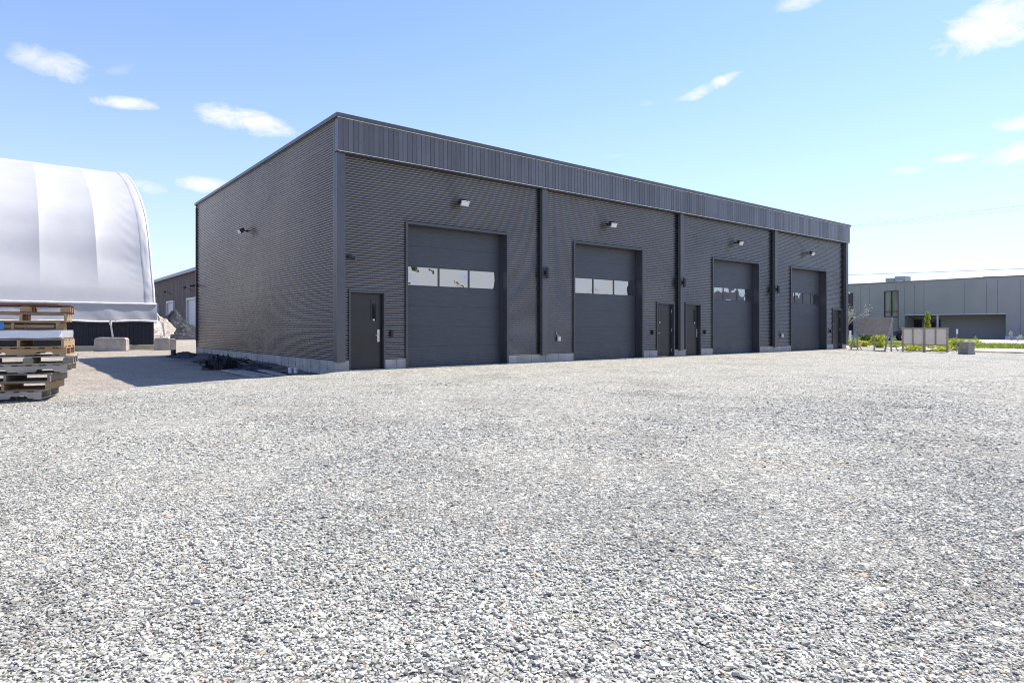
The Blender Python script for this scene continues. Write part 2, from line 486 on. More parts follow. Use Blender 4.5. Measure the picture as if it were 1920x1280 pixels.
# loose crushed stone lying on the yard, real chips in front of the camera
def stones(n, x, y, size, flat=(.14, .38), tilt=.24, lift=.25):
    K = 5
    ang = (np.arange(K) / K * 2 * np.pi)[None, :] + rng.uniform(-.45, .45, (n, K)) + rng.uniform(0, 6.28, (n, 1))
    asp = rng.uniform(.5, 1.0, (n, 1)); rot = rng.uniform(0, 6.28, (n, 1))
    rad = size[:, None] * rng.uniform(.75, 1.15, (n, K)) * .5
    px, py = rad * np.cos(ang), rad * np.sin(ang) * asp
    bx, by = px * np.cos(rot) - py * np.sin(rot), px * np.sin(rot) + py * np.cos(rot)
    th = size * rng.uniform(flat[0], flat[1], n)
    sh = rng.uniform(.55, .85, (n, 1))
    ox, oy = (rng.normal(0, .08, (n, 1)) * size[:, None] for _ in range(2))
    top = np.stack([bx * sh + ox, by * sh + oy, np.broadcast_to(th[:, None] * .5, bx.shape)], 2)
    top[:, :, 2] += rng.uniform(-.12, .12, (n, K)) * th[:, None]
    bot = np.stack([bx, by, np.broadcast_to(-th[:, None] * .35, bx.shape)], 2)
    P = np.concatenate([bot, top], 1)
    tx, ty = rng.normal(0, tilt, n), rng.normal(0, tilt, n)
    cx_, sx_, cy_, sy_ = np.cos(tx), np.sin(tx), np.cos(ty), np.sin(ty)
    y2 = P[:, :, 1] * cx_[:, None] - P[:, :, 2] * sx_[:, None]; z2 = P[:, :, 1] * sx_[:, None] + P[:, :, 2] * cx_[:, None]
    x3 = P[:, :, 0] * cy_[:, None] + z2 * sy_[:, None]; z3 = -P[:, :, 0] * sy_[:, None] + z2 * cy_[:, None]
    zg = gz(x, y) + th * lift + rng.uniform(-.004, .006, n)
    V = np.stack([x3 + x[:, None], y2 + y[:, None], z3 + zg[:, None]], 2).reshape(-1, 3)
    b = np.arange(n)[:, None] * 2 * K
    tops = b + K + np.arange(K)[None, :]
    sides = []
    for k in range(K):
        k2 = (k + 1) % K
        sides.append(np.concatenate([b + k, b + k2, b + K + k2, b + K + k], 1))
    sides = np.concatenate(sides, 0)
    rv = rng.uniform(0, 1, n)
    att = np.concatenate([rv, np.tile(rv, K)])
    return V, [tops, sides], att

def scatter(n, y0, y1, power):
    u = rng.uniform(0, 1, n)
    yy = y0 + (y1 - y0) * u ** power
    half = yy * .86 + 1.6
    xx = rng.uniform(-1, 1, n) * half
    return xx, yy
M = Mat('crushed_stone')
a = M.n.new('ShaderNodeAttribute'); a.attribute_name = 'tone'
sn = M.tex('Noise', 160, Detail=3); pn = M.tex('Noise', .55, Detail=6, Roughness=.62); pn2 = M.tex('Noise', 2.7, Detail=5)
c = M.ramp(a.outputs['Fac'], STONES)
c = M.mix(c, M.ramp(sn.outputs['Fac'], [(.3, .8), (.7, 1.1)]), .7, 'MULTIPLY')
c = M.mix(c, M.ramp(pn.outputs['Fac'], [(.36, (.78, .775, .77)), (.48, (.97, .97, .965)), (.56, (1, 1, 1)), (.7, (1.0, .965, .91))]), .9, 'MULTIPLY')
M.color(c); M.bump(sn.outputs['Fac'], .3, .003); M.set(Roughness=.72, Specular_IOR_Level=.4)
MT['stone'] = M.m
NA, NB, NC = 340000, 290000, 6000
x1, y1 = scatter(NA, 1.15, 6.6, .62)
x2, y2 = scatter(NB, 2.2, 17.0, .75)
x3, y3 = scatter(NC, 1.2, 9.0, .7)
sz = np.concatenate([rng.gamma(4, .0021, NA) + .005, rng.gamma(4, .0028, NB) + .006, rng.gamma(4, .0036, NC) + .012])
xs = np.concatenate([x1, x2, x3]); ys = np.concatenate([y1, y2, y3])
patch = .5 + .5 * np.sin(xs * .62 + 1.7 * np.sin(ys * .41 + .6)) * np.sin(ys * .77 + 1.1 * np.sin(xs * .5))
patch = np.clip(patch + .35 * np.sin(xs * 2.1 + ys * 1.3) * np.sin(ys * 1.9 - xs * .7), 0, 1)
sz = sz * (.80 + .55 * patch)
taper = np.ones(len(xs)); taper[:NA] = 1 - sstep(ys[:NA], 3.6, 6.6); taper[NA:NA + NB] = sstep(ys[NA:NA + NB], 2.2, 6.0)
keep = (rng.uniform(0, 1, len(xs)) < taper) & (rng.uniform(0, 1, len(xs)) < .55 + .5 * patch) & (edge_side(xs, ys) < -.1) & (rng.uniform(0, 1, len(xs)) > sstep(ys, 7, 16.5)) & ~((st_of(xs, ys)[0] > -.3) & (st_of(xs, ys)[1] > -.25))
xs, ys, sz = xs[keep], ys[keep], np.clip(sz[keep], 0, .06)
# stones kicked up against the front foundation
ne = 9000; se_ = rng.uniform(.1, 29.3, ne); te_ = -(.045 + rng.gamma(1.4, .09, ne)); pe = rng.uniform(0, 1, ne) < .5 + .5 * np.sin(se_ * 2.3) * np.sin(se_ * .7)
se_, te_ = se_[pe], te_[pe]
xs = np.concatenate([xs, C0[0] + D[0] * se_ - N[0] * te_]); ys = np.concatenate([ys, C0[1] + D[1] * se_ - N[1] * te_])
sz = np.concatenate([sz, rng.uniform(.015, .05, len(se_))])
Vs, Fs, As = stones(len(xs), xs, ys, sz)
o = npmesh('gravel', Vs, Fs, MT['stone'], attr=('tone', As))
tag(o, 'loose pale grey crushed stone covering the yard in the foreground', 'gravel', kind='stuff')

# ------------------------------------------------------------------ warehouse
BL, BD = 29.4, 15.4
Z_TOP = 6.82
bld = empty('warehouse', loc2w(0, 0, 0), ANG)
tag(bld, 'long charcoal corrugated metal warehouse with four roll-up garage doors', 'warehouse')
GD = [(2.14, 5.72, 3), (8.75, 12.33, 3), (17.0, 20.58, 3), (23.55, 27.13, 4)]
MD = [(.40, 1.38, 'R'), (13.27, 14.27, 'L'), (15.09, 16.06, 'R'), (27.95, 28.93, 'L')]
ZC = .31            # top of concrete
PITCH, AMP = .0678, .0150

def corr(mb, x0, x1, z0, z1, depth=0.0, along='x', seg=12, screws=True, flip=1, laps=False):
    k0 = int(math.floor(z0 / PITCH * seg)); zs = [z0] + [k * PITCH / seg for k in range(k0 + 1, int(math.ceil(z1 / PITCH * seg))) if z0 < k * PITCH / seg < z1] + [z1]
    xs_ = [x0, x1]
    if x1 - x0 > 2: xs_ = list(np.linspace(x0, x1, int((x1 - x0) / 1.2) + 2))
    b = len(mb.v); nxs = len(xs_)
    for z in zs:
        w = -AMP * (1 - 2 * ((1 - math.cos(2 * math.pi * z / PITCH)) / 2) ** 1.9)      # broad crest, narrow groove
        if laps:
            fr = ((6.15 - z) / .95) % 1.0
            w += .004 * fr
        for j, x in enumerate(xs_):
            # very slight oil-canning of the sheets
            wob = .0008 * math.sin(x * 1.7 + z * .9)
            y = depth + flip * (w + wob)
            mb.v.append((x, y, z) if along == 'x' else (y, x, z))
    for i in range(len(zs) - 1):
        for j in range(nxs - 1):
            mb.f.append((b + i * nxs + j, b + i * nxs + j + 1, b + (i + 1) * nxs + j + 1, b + (i + 1) * nxs + j)); mb.m.append(0)

def screw_rows(mb, x0, x1, z0, z1, depth, along, step=.61, zstep=4):
    x = math.ceil(x0 / step) * step
    while x < x1 - .05:
        k = math.ceil(z0 / (PITCH * zstep)) * zstep
        while (k + .5) * PITCH < z1 - .05:
            z = (k + .5) * PITCH
            h = .008
            if z > z0 + .03:
                if along == 'x': mb.box(x - h, x + h, depth - AMP - .006, depth - AMP + .004, z - h, z + h, 1)
                else: mb.box(depth - AMP - .006, depth - AMP + .004, x - h, x + h, z - h, z + h, 1)
            k += zstep
        x += step

fw = MB()
def front_panel(x0, x1, z0, z1):
    corr(fw, x0, x1, z0, z1, 0.0, 'x', laps=True)
ops = sorted([(a - .07, b + .07, 4.22) for a, b, _ in GD] + [(a - .05, b + .05, 2.22) for a, b, _ in MD])
cur = .2
for a_, b_, zt in ops:
    if a_ > cur: front_panel(cur, a_, ZC, 5.92)
    front_panel(a_, b_, zt, 5.92)
    cur = b_
front_panel(cur, BL - .2, ZC, 5.92)
fw.build('front_wall', [MT['clad'], MT['black']], bld, smooth=True)
sw = MB(); corr(sw, .02, BD, ZC, 6.74, 0.0, 'y', laps=True); screw_rows(sw, .1, BD, ZC, 6.7, 0.0, 'y', .61, 4)
sw.build('side_wall', [MT['clad'], MT['black']], bld, smooth=True)
sw2 = MB(); corr(sw2, 0, BD, ZC, 6.74, BL, 'y', seg=4, flip=-1); sw2.build('side_wall', MT['clad'], bld, smooth=True)
rw = MB(); corr(rw, 0.02, BL - .02, ZC, 6.74, BD, 'x', seg=4, flip=-1); rw.build('rear_wall', MT['clad'], bld, smooth=True)
MB().box(.08, BL - .08, .35, BD - .08, 6.60, 6.70).build('roof', MT['roof'], bld)

# foundation: concrete upstand broken by the door openings, board marks on the side
fd = MB()
cur = -.03
for a_, b_, zt in ops:
    fd.box(cur, a_, -.035, .30, -.6, ZC); cur = b_
fd.box(cur, BL + .03, -.035, .30, -.6, ZC)
fd.box(-.035, .22, .30, BD + .03, -.6, ZC - .002)
fd.box(BL - .2, BL + .035, .30, BD + .03, -.6, ZC - .002)
fd.box(.22, BL - .2, BD - .2, BD + .03, -.6, ZC - .002)
t = .45
while t < BD:        # form-panel joints and tie holes
    fd.box(-.039, -.034, t - .006, t + .006, -.3, ZC - .004, 1)
    fd.box(-.043, -.034, t - .022, t + .022, .06, .12, 1)
    t += .61
for a_, b_ in ((5.79, 8.68), (1.43, 2.07), (12.4, 13.22), (20.65, 23.48)):
    k = a_ + .35
    while k < b_ - .1: fd.box(k - .005, k + .005, -.039, -.034, -.1, ZC - .004, 1); k += .61
MT['joint'] = simple('concrete_form_joint', (.16, .15, .14), .9)
fd.build('foundation', [MT['conc'], MT['joint']], bld)
MB().box(0.3, BL - .3, .25, BD - .3, -.3, .04).build('floor_slab', MT['conc'], bld)

# fascia of vertical standing-seam boards, overhanging the front by 0.2 m
fs = MB()
FZ0, FZ1 = 5.84, 6.70
x = 0.0; FO = -.22
fs.box(-.04, BL + .08, FO + .012, -.03, FZ0, FZ1)
while x < BL + .02:
    w_ = min(.145, BL + .08 - x)
    fs.box(x - .04, x - .04 + w_ - .012, FO, FO + .011, FZ0 + .006, FZ1 - .006, 1 if random.random() < .4 else 0)
    x += .148
fs.build('fascia', [MT['fascia'], MT['fascia2']], bld)
cp = MB()
cp.box(-.09, BL + .11, FO - .045, .12, 6.715, Z_TOP)           # front coping
cp.box(-.09, .12, .12, BD + .06, 6.715, Z_TOP - .003)
cp.box(BL - .12, BL + .11, .12, BD + .06, 6.715, Z_TOP - .003)
cp.box(.12, BL - .12, BD - .12, BD + .06, 6.715, Z_TOP - .006)
cp.box(-.06, -.025, .0, BD + .03, 6.69, 6.712)
cp.build('coping', MT['trim'], bld, bevel=.006)
de = MB()
de.box(-.06, BL + .09, FO - .020, FO - .003, 6.699, 6.712); de.box(-.05, BL + .09, FO - .014, FO - .002, 5.824, 5.838)
de.build('drip_edge', MT['sun_edge'], bld)  # thin strips carry the painted sunlit line of the ledges
MB().box(0.0, BL + .04, FO + .0, -.01, 5.80, 5.812).build('soffit', MT['flat'], bld)

# columns
for k, (a_, b_) in enumerate([(-.035, .20), (7.13, 7.38), (14.55, 14.78), (21.8, 22.03), (29.17, 29.43)]):
    c = MB().box(a_, b_, -.15, .04 if k in (0, 4) else -.014, ZC - .03, 5.80 if k else 5.81)
    c.build('column', MT['trim'], bld, bevel=.004)
MB().box(-.04, -.013, -.02, .10, ZC - .03, 6.6).build('corner_trim', MT['trim'], bld, bevel=.004)
MB().box(-.03, .06, BD - .02, BD + .03, ZC - .03, 6.7).box(-.055, -.025, BD - .05, BD + .01, .6, 6.6).build('corner_trim', MT['trim'], bld)

# overhead doors
for k, (a_, b_, npn) in enumerate(GD):
    d = MB()
    RZ = .30
    z = .05; d0 = RZ
    secs = [.05, .64, 1.23, 1.82, 2.41, 3.00, 3.59, 4.16]
    for q in range(7):
        z0, z1 = secs[q], secs[q + 1]
        if q == 4:      # glazed section: rails and stiles only
            wd = (b_ - a_ - .28) / npn
            d.box(a_ - .02, b_ + .02, d0, d0 + .045, z0 + .003, z0 + .028)
            d.box(a_ - .02, b_ + .02, d0, d0 + .045, z1 - .028, z1 - .003)
            xx = a_ - .02
            d.box(xx, a_ + .12, d0, d0 + .045, z0 + .028, z1 - .028)
            for p in range(npn):
                x0 = a_ + .14 + p * wd
                if p: d.box(x0 - .028, x0 + .028, d0, d0 + .045, z0 + .028, z1 - .028)
            d.box(b_ - .12, b_ + .02, d0, d0 + .045, z0 + .028, z1 - .028)
        else:
            d.box(a_ - .02, b_ + .02, d0, d0 + .05, z0 + .003, z1 - .003)
    d.box(a_ - .02, b_ + .02, d0 + .012, d0 + .03, .05, 2.41); d.box(a_ - .02, b_ + .02, d0 + .012, d0 + .03, 3.0, 4.16)
    dob = d.build('garage_door', MT['ohd'], bld)
    wd = (b_ - a_ - .28) / npn
    for p in range(npn):
        x0 = a_ + .14 + p * wd
        MB().box(x0 + .029 if p else x0 - .02, x0 + wd - .029 if p < npn - 1 else x0 + wd + .02, d0 + .016, d0 + .024, 2.438, 2.972).build('window_pane', MT['glass'], dob)
    MB().box(a_, b_, d0 - .012, d0 + .04, .042, .075).build('bottom_seal', MT['black'], dob)
    j = MB()
    for (u0, u1, v0, v1) in ((a_ - .07, a_, -.03, d0 + .06), (b_, b_ + .07, -.03, d0 + .06)):
        j.box(u0, u1, v0, v1, .02, 4.225)
    j.box(a_ - .001, b_ + .001, -.03, d0 + .06, 4.16, 4.226)
    j.box(a_ - .075, a_ + .002, -.042, -.0302, .02, 4.23); j.box(b_ - .002, b_ + .075, -.042, -.0302, .02, 4.23)
    j.box(a_ + .002, b_ - .002, -.042, -.0302, 4.155, 4.23)
    j.box(b_ - .035, b_ - .001, d0 - .06, d0 - .012, .06, 4.15)
    j.build('door_frame', MT['flat'], dob)

# man doors
MT['steel'] = simple('brushed_steel', (.55, .55, .54), .35, metallic=.8)
MT['hinge'] = simple('galvanised_hinge', (.62, .62, .60), .45, metallic=.3)
for a_, b_, side in MD:
    DZ = .09
    lr = 1 if side == 'R' else -1
    p = MB().box(a_ + .012, b_ - .012, DZ, DZ + .045, .065, 2.125)
    po = p.build('entry_door', MT['mand'], bld, bevel=.003)
    f_ = MB()
    f_.box(a_ - .05, a_, -.035, DZ + .06, .03, 2.18).box(b_, b_ + .05, -.035, DZ + .06, .03, 2.18)
    f_.box(a_ - .05, b_ + .05, -.035, DZ + .06, 2.1805, 2.225); f_.box(a_ + .0005, b_ - .0005, -.02, DZ + .06, 2.135, 2.18)
    f_.build('frame', MT['flat'], po)
    MB().box(a_ - .02, b_ + .02, -.03, .2, .02, .055).build('threshold', MT['steel'], po)
    hx = (b_ - .105) if lr > 0 else (a_ + .105)
    lx = (b_ - .25) if lr > 0 else (a_ + .25)
    lt = MB()
    lt.box(lx - .085, lx - .06, DZ - .012, DZ + .002, 1.34, 1.97).box(lx + .06, lx + .085, DZ - .012, DZ + .002, 1.34, 1.97)
    lt.box(lx - .06, lx + .06, DZ - .012, DZ + .002, 1.34, 1.365).box(lx - .06, lx + .06, DZ - .012, DZ + .002, 1.945, 1.97)
    lo = lt.build('window_frame', MT['mand'], po)
    MB().box(lx - .0598, lx + .0598, DZ - .006, DZ - .001, 1.366, 1.944).build('window_pane', MT['glass2'], po)
    MB().box(lx - .03, lx + .03, DZ - .014, DZ - .0065, 1.385, 1.43).build('sticker', simple('white_sticker', (.75, .75, .78), .5), po)
    h = MB().box(hx - .035, hx + .035, DZ - .008, DZ, .80, 1.14)
    h.tube([(hx, DZ - .008, .98), (hx, DZ - .06, .98)], .011, 8)
    h.tube([(hx + .005 * lr, DZ - .055, .98), (hx - .115 * lr, DZ - .055, .98)], .010, 8)
    h.build('handle', MT['steel'], po, bevel=.002)
    gx_ = (a_ + .004) if lr > 0 else (b_ - .004)
    for hz_ in (.30, 1.10, 1.86):
        MB().tube([(gx_, DZ - .012, hz_ - .06), (gx_, DZ - .012, hz_ + .06)], .012, 8).build('hinge', MT['hinge'], po)

# flood lights
MT['lamp_body'] = simple('bronze_lamp_housing', (.03, .03, .032), .45)
M = Mat('prismatic_lens'); n = M.tex('Wave', 40); M.set(Base_Color=(.82, .82, .80, 1), Roughness=.25); M.bump(n.outputs['Fac'], .3, .01); MT['lens'] = M.m
MT['rim'] = simple('silver_lamp_rim', (.42, .42, .42), .4)
def flood(s_, t_, z, face, label):
    e = empty('flood_light', loc2w(s_, t_, z), ANG + (0 if face == 'front' else -math.pi / 2))
    tag(e, label, 'wall light', 'flood lights on the warehouse walls')
    # local: wall plane y=0 (cladding crest at y=-.013), head points to -y and down
    MB().box(-.05, .05, -.045, -.008, .02, .12).tube([(0, -.04, .07), (0, -.20, .09)], .022, 8).build('bracket', MT['lamp_body'], e, bevel=.004)
    T = Matrix.Translation((0, -.26, .05)) @ Matrix.Rotation(R(28), 4, 'X')
    hd = MB().prism([(-.10, .075), (.10, .075), (.115, -.075), (-.115, -.075)], 'x', -.17, .17, 0, T)
    hd = MB()
    hd.prism([(.10, .07), (-.085, .085), (-.085, -.085), (.10, -.05)], 'x', -.165, .165, 0, T)
    for k in range(7): hd.box(-.14 + k * .045, -.13 + k * .045, .0, .12, .07, .095, 0, T)
    hd.build('housing', MT['lamp_body'], e, bevel=.006)
    MB().box(-.175, .175, -.105, -.0855, -.095, .095, 0, T).build('bezel', MT['rim'], e, bevel=.004)
    MB().box(-.15, .15, -.118, -.1055, -.072, .072, 0, T).build('lens', MT['lens'], e, bevel=.004)
    e.scale = (.85, .85, .85)
    return e
flood(3.93, 0, 4.90, 'front', 'white-lensed flood light above the nearest roll-up door')
flood(10.45, 0, 4.90, 'front', 'white-lensed flood light above the second roll-up door from the corner')
flood(18.7, 0, 4.92, 'front', 'white-lensed flood light above the third roll-up door from the corner')
flood(25.2, 0, 4.92, 'front', 'white-lensed flood light above the farthest roll-up door')
flood(0, 7.75, 4.6, 'side', 'flood light alone on the blank side wall')

# cylinder wall lights on the columns
for s_, lb in ((7.255, 'black cylinder wall light on the column right of the nearest roll-up door'),
               (14.665, 'black cylinder wall light on the column between the two paired entry doors'),
               (21.915, 'black cylinder wall light on the column between the third and fourth roll-up doors')):
    e = empty('wall_light', loc2w(s_, -.15, 3.02), ANG)
    tag(e, lb, 'wall light', 'cylinder wall lights on the columns')
    MB().box(-.05, .05, -.05, 0, -.06, .06).build('bracket', MT['black'], e, bevel=.004)
    MB().tube([(0, -.11, -.19), (0, -.11, -.185), (0, -.11, .185), (0, -.11, .19)], [.05, .062, .062, .05], 20).build('housing', MT['lamp_body'], e, smooth=False)

# cameras
MT['silver'] = simple('silver_plastic', (.45, .45, .45), .35)
def seccam(s_, t_, z, rz, lb, dark=True):
    e = empty('security_camera', loc2w(s_, t_, z), ANG + rz)
    tag(e, lb, 'security camera', 'security cameras')
    b = MT['black'] if dark else MT['silver']
    MB().tube([(0, 0, 0), (0, -.03, 0)], .05, 14).build('mount', b, e)
    MB().tube([(0, -.03, 0), (0, -.09, -.005)], .018, 10).build('arm', b, e)
    MB().tube([(0, -.09, -.005), (0, -.10, -.01), (0, -.30, -.04), (0, -.31, -.042)], [.02, .042, .042, .035], 14).build('body', b, e, smooth=False)
    MB().tube([(0, -.311, -.042), (0, -.318, -.043)], .033, 14).build('lens', MT['silver'], e)
seccam(.20, -.075, 3.10, R(90), 'dark bullet camera on the corner column above the nearest entry door')
seccam(29.43, -.08, 3.15, R(90), 'small pale bullet camera on the far end column', False)
seccam(-.03, BD - .12, 3.10, R(-90), 'black bullet camera at the rear edge of the side wall')
def wallbox(name, cat, s_, z, w, h, dpt, m, lb, pipe=0, group=None, extra=None):
    e = empty(name, loc2w(s_, -.0125, z), ANG); tag(e, lb, cat, group)
    MB().box(-w / 2, w / 2, -dpt, 0, -h / 2, h / 2).build('box', m, e, bevel=.004)
    MB().box(-w / 2 + .012, w / 2 - .012, -dpt - .008, -dpt - .0002, -h / 2 + .015, h / 2 - .015).build('cover', m, e, bevel=.002)
    if pipe: MB().tube([(-.10, -.02, .23), (-.10, -.03, .16), (-.05, -.03, h / 2 + .03), (0, -.03, h / 2)], .011, 8).build('conduit', MT['silver'], e)
MT['pale_box'] = simple('pale_grey_plastic', (.62, .62, .60), .5)
wallbox('outlet_box', 'outlet', 7.97, .82, .12, .16, .07, MT['pale_box'], 'pale outdoor outlet box left of the second roll-up door', 1, 'pale outlet boxes low on the front wall')
wallbox('outlet_box', 'outlet', 22.65, .82, .12, .16, .07, MT['pale_box'], 'pale outdoor outlet box left of the farthest roll-up door', 1, 'pale outlet boxes low on the front wall')
for s_, lb in ((1.62, 'black card reader beside the nearest entry door'), (12.95, 'black card reader left of the second entry door'),
               (16.4, 'black card reader right of the third entry door'), (27.62, 'black card reader left of the farthest entry door')):
    wallbox('card_reader', 'card reader', s_, 1.02, .08, .17, .05, MT['black'], lb, 0, 'card readers beside the entry doors')

# ------------------------------------------------------------------ fabric shelter on a dark pony wall
E0 = Vector((-19.8, 35.5, 0))
shel = empty('fabric_shelter', E0, ANG)
tag(shel, 'large white fabric arch shelter over a dark timber wall', 'storage shelter')
prof = [(0.0, 2.42), (.35, 3.4), (1.04, 4.80), (1.85, 6.45), (3.2, 8.10), (5.8, 9.75), (9.2, 11.2), (12.5, 12.1), (16.2, 12.45)]
prof = prof + [(32.4 - q, z) for q, z in prof[-2::-1]]
def catmull(P, n):
    out = []
    for i in range(len(P) - 1):
        p0 = P[max(i - 1, 0)]; p1 = P[i]; p2 = P[i + 1]; p3 = P[min(i + 2, len(P) - 1)]
        for k in range(n):
            t = k / n
            out.append(tuple(.5 * (2 * p1[j] + (-p0[j] + p2[j]) * t + (2 * p0[j] - 5 * p1[j] + 4 * p2[j] - p3[j]) * t * t + (-p0[j] + 3 * p1[j] - 3 * p2[j] + p3[j]) * t ** 3) for j in (0, 1)))
    out.append(P[-1]); return out
PF = catmull(prof, 10)
SEAM = [-.45, -2.55, -5.05, -7.6, -10.15, -12.7, -15.2, -17.8, -20.3]
mb = MB()
xs_ = []
for a_, b_ in zip(SEAM[:-1], SEAM[1:]):
    for k in range(16): xs_.append((a_ + (b_ - a_) * k / 16, k / 16))
xs_.append((SEAM[-1], 0.0))
edge = [(0.0, -1), (-.08, -1), (-.16, -1), (-.24, -1), (-.32, -1), (-.39, -1)]
cols = edge + xs_
nP = len(PF)
for i, (q, z) in enumerate(PF):
    q2, z2 = PF[min(i + 1, nP - 1)]; q1, z1 = PF[max(i - 1, 0)]
    tq, tz = q2 - q1, z2 - z1; L = math.hypot(tq, tz); nq, nz_ = -tz / L, tq / L    # outward normal
    hfac = min(1, max(0, (z - 3.3) / 1.6))
    for (xx, ph) in cols:
        if ph >= 0:
            ff = math.sin(math.pi * ph) ** .8
            bay = 2.5
            top = 1 - .75 * min(1, max(0, (z - 8.5) / 3.2))
            dd = -.10 * ff * hfac * top
            w = .010 * math.sin(z * 30 + 3 * math.sin(xx * 3)) * max(0, 1 - abs(xx + .9) / .55) * min(1, z / 4) if z < 9.5 else 0
            dd += w
        else:
            k = -xx / .45
            dd = .03 * math.sin(k * 3.14) * (1 + .9 * mnoise.noise(Vector((i * .23, k * 2.3, 0)))) + .03 * mnoise.noise(Vector((i * .35, k * 4, 5))) * (k * (1 - k) * 4) + .02
        mb.v.append((xx, q + nq * dd, z + nz_ * dd))
nc = len(cols)
for i in range(nP - 1):
    for j in range(nc - 1):
        mb.f.append((i * nc + j, i * nc + j + 1, (i + 1) * nc + j + 1, (i + 1) * nc + j)); mb.m.append(0)
M = Mat('white_tarpaulin')
n = M.tex('Noise', .7, Detail=5); n2 = M.tex('Noise', 5, Detail=5, sc3=(1, 1, .5)); n3 = M.tex('Noise', 1.2, Detail=3)
M.color(M.ramp(n.outputs['Fac'], [(.3, (.43, .425, .42)), (.7, (.475, .47, .46))]))
M.bump(n2.outputs['Fac'], .10, .02); M.bump(n3.outputs['Fac'], .15, .03)
M.set(Roughness=.5, Specular_IOR_Level=.4)
MT['tarp'] = M.m
mesh_o = mb.build('fabric_cover', MT['tarp'], shel, smooth=True)
for p in mesh_o.data.polygons: p.use_smooth = True
# sharp creases along the truss seams
me = mesh_o.data
se = me.attributes.new('sharp_edge', 'BOOLEAN', 'EDGE')
seamcols = {j for j, (xx, ph) in enumerate(cols) if ph == 0.0}
vals = []
for e_ in me.edges:
    a_, b_ = e_.vertices
    vals.append((a_ % nc) == (b_ % nc) and (a_ % nc) in seamcols and a_ // nc != b_ // nc)
se.data.foreach_set('value', vals)
# rim tube on the end arch
MT['rimw'] = simple('white_webbing', (.80, .80, .79), .45)
MB().tube([(.03, q, z + .02) for q, z in PF[::2]], .055, 8).build('edge_rope', MT['rimw'], shel, smooth=True)
# end curtain just inside the arch
ec = MB(); pts = [(-.30, q, z - .05) for q, z in PF[::3]]
ec.face(pts); ec.build('end_curtain', MT['tarp'], shel)
# hem skirt hanging over the wall
sk = MB(); nxk = 150; nzk = 10
x0_, x1_ = -21.0, .12
for i in range(nzk + 1):
    fz = i / nzk
    for j in range(nxk + 1):
        xx = x1_ + (x0_ - x1_) * (j / nxk) ** 1.0
        fold = .05 * mnoise.noise(Vector((xx * 1.3 + fz * 1.2 * math.sin(xx * .8), fz * 1.2, 3))) + .03 * abs(mnoise.noise(Vector((xx * 3.1 + fz * 2.0 * math.sin(xx), 0, fz))))
        zz = 2.50 - (2.50 - 1.55) * fz - .03 * math.sin(xx * 1.9) * fz
        sk.v.append((xx, -.02 - .18 * fz ** .8 - fold * (.3 + fz), zz))
for i in range(nzk):
    for j in range(nxk):
        a_ = i * (nxk + 1) + j
        sk.f.append((a_, a_ + 1, a_ + nxk + 2, a_ + nxk + 1)); sk.m.append(0)
bt = [(x1_ + (x0_ - x1_) * j / 80, -.21, 1.55 - .03 * math.sin((x1_ + (x0_ - x1_) * j / 80) * 1.9)) for j in range(81)]
sko = sk.build('hem_skirt', MT['tarp'], shel, smooth=True)
MB().tube(bt, .045, 8).build('hem_tube', MT['rimw'], sko, smooth=True)
# loose corner flap of fabric
MB().tube([(x1_ + (x0_ - x1_) * j / 60, -.055, 2.50) for j in range(61)], .05, 8).build('hem_tube', MT['rimw'], sko, smooth=True)
fl = MB(); gw = 12
for i in range(gw + 1):
    for j in range(gw + 1):
        u_, v_ = i / gw, j / gw
        wd = .1 + .34 * v_ * (1 - .15 * v_)
        fl.v.append((.02 + u_ * wd, -.10 + .5 * u_ + .07 * math.sin(u_ * 9 + v_ * 3) + .05 * mnoise.noise(Vector((u_ * 4, v_ * 3, 9))), 2.44 - .84 * v_ - .10 * u_ * (1 - v_)))
for i in range(gw):
    for j in range(gw):
        a_ = i * (gw + 1) + j
        fl.f.append((a_, a_ + 1, a_ + gw + 2, a_ + gw + 1)); fl.m.append(0)
fl.build('corner_flap', MT['tarp'], shel, smooth=True)
# pony wall of dark stained boards
MT['darkwood'] = wood('dark_stained_boards', (.030, .034, .046), .6, (10, 10, 1), .6)
pw = MB()
x = 0.0
while x > -20.5:
    w_ = .16 + .05 * random.random()
    pw.box(x - w_ + .012, x, random.uniform(0, .015), .12, .27, 2.46)
    x -= w_
pw.box(-20.5, -.01, .03, .2, .28, 2.44); pw.box(-.12, -.005, .2, 32, .28, 2.44); pw.box(-20.5, 0, 31.9, 32.1, .28, 2.44)
pw.build('pony_wall', MT['darkwood'], shel)
ft = MB(); x = .05
while x > -20.5:
    ft.box(x - 2.6, x - .015, -.06, .3, -.3, .265); x -= 2.6
ft.build('footing', MT['conc_yel'], shel, bevel=.01)

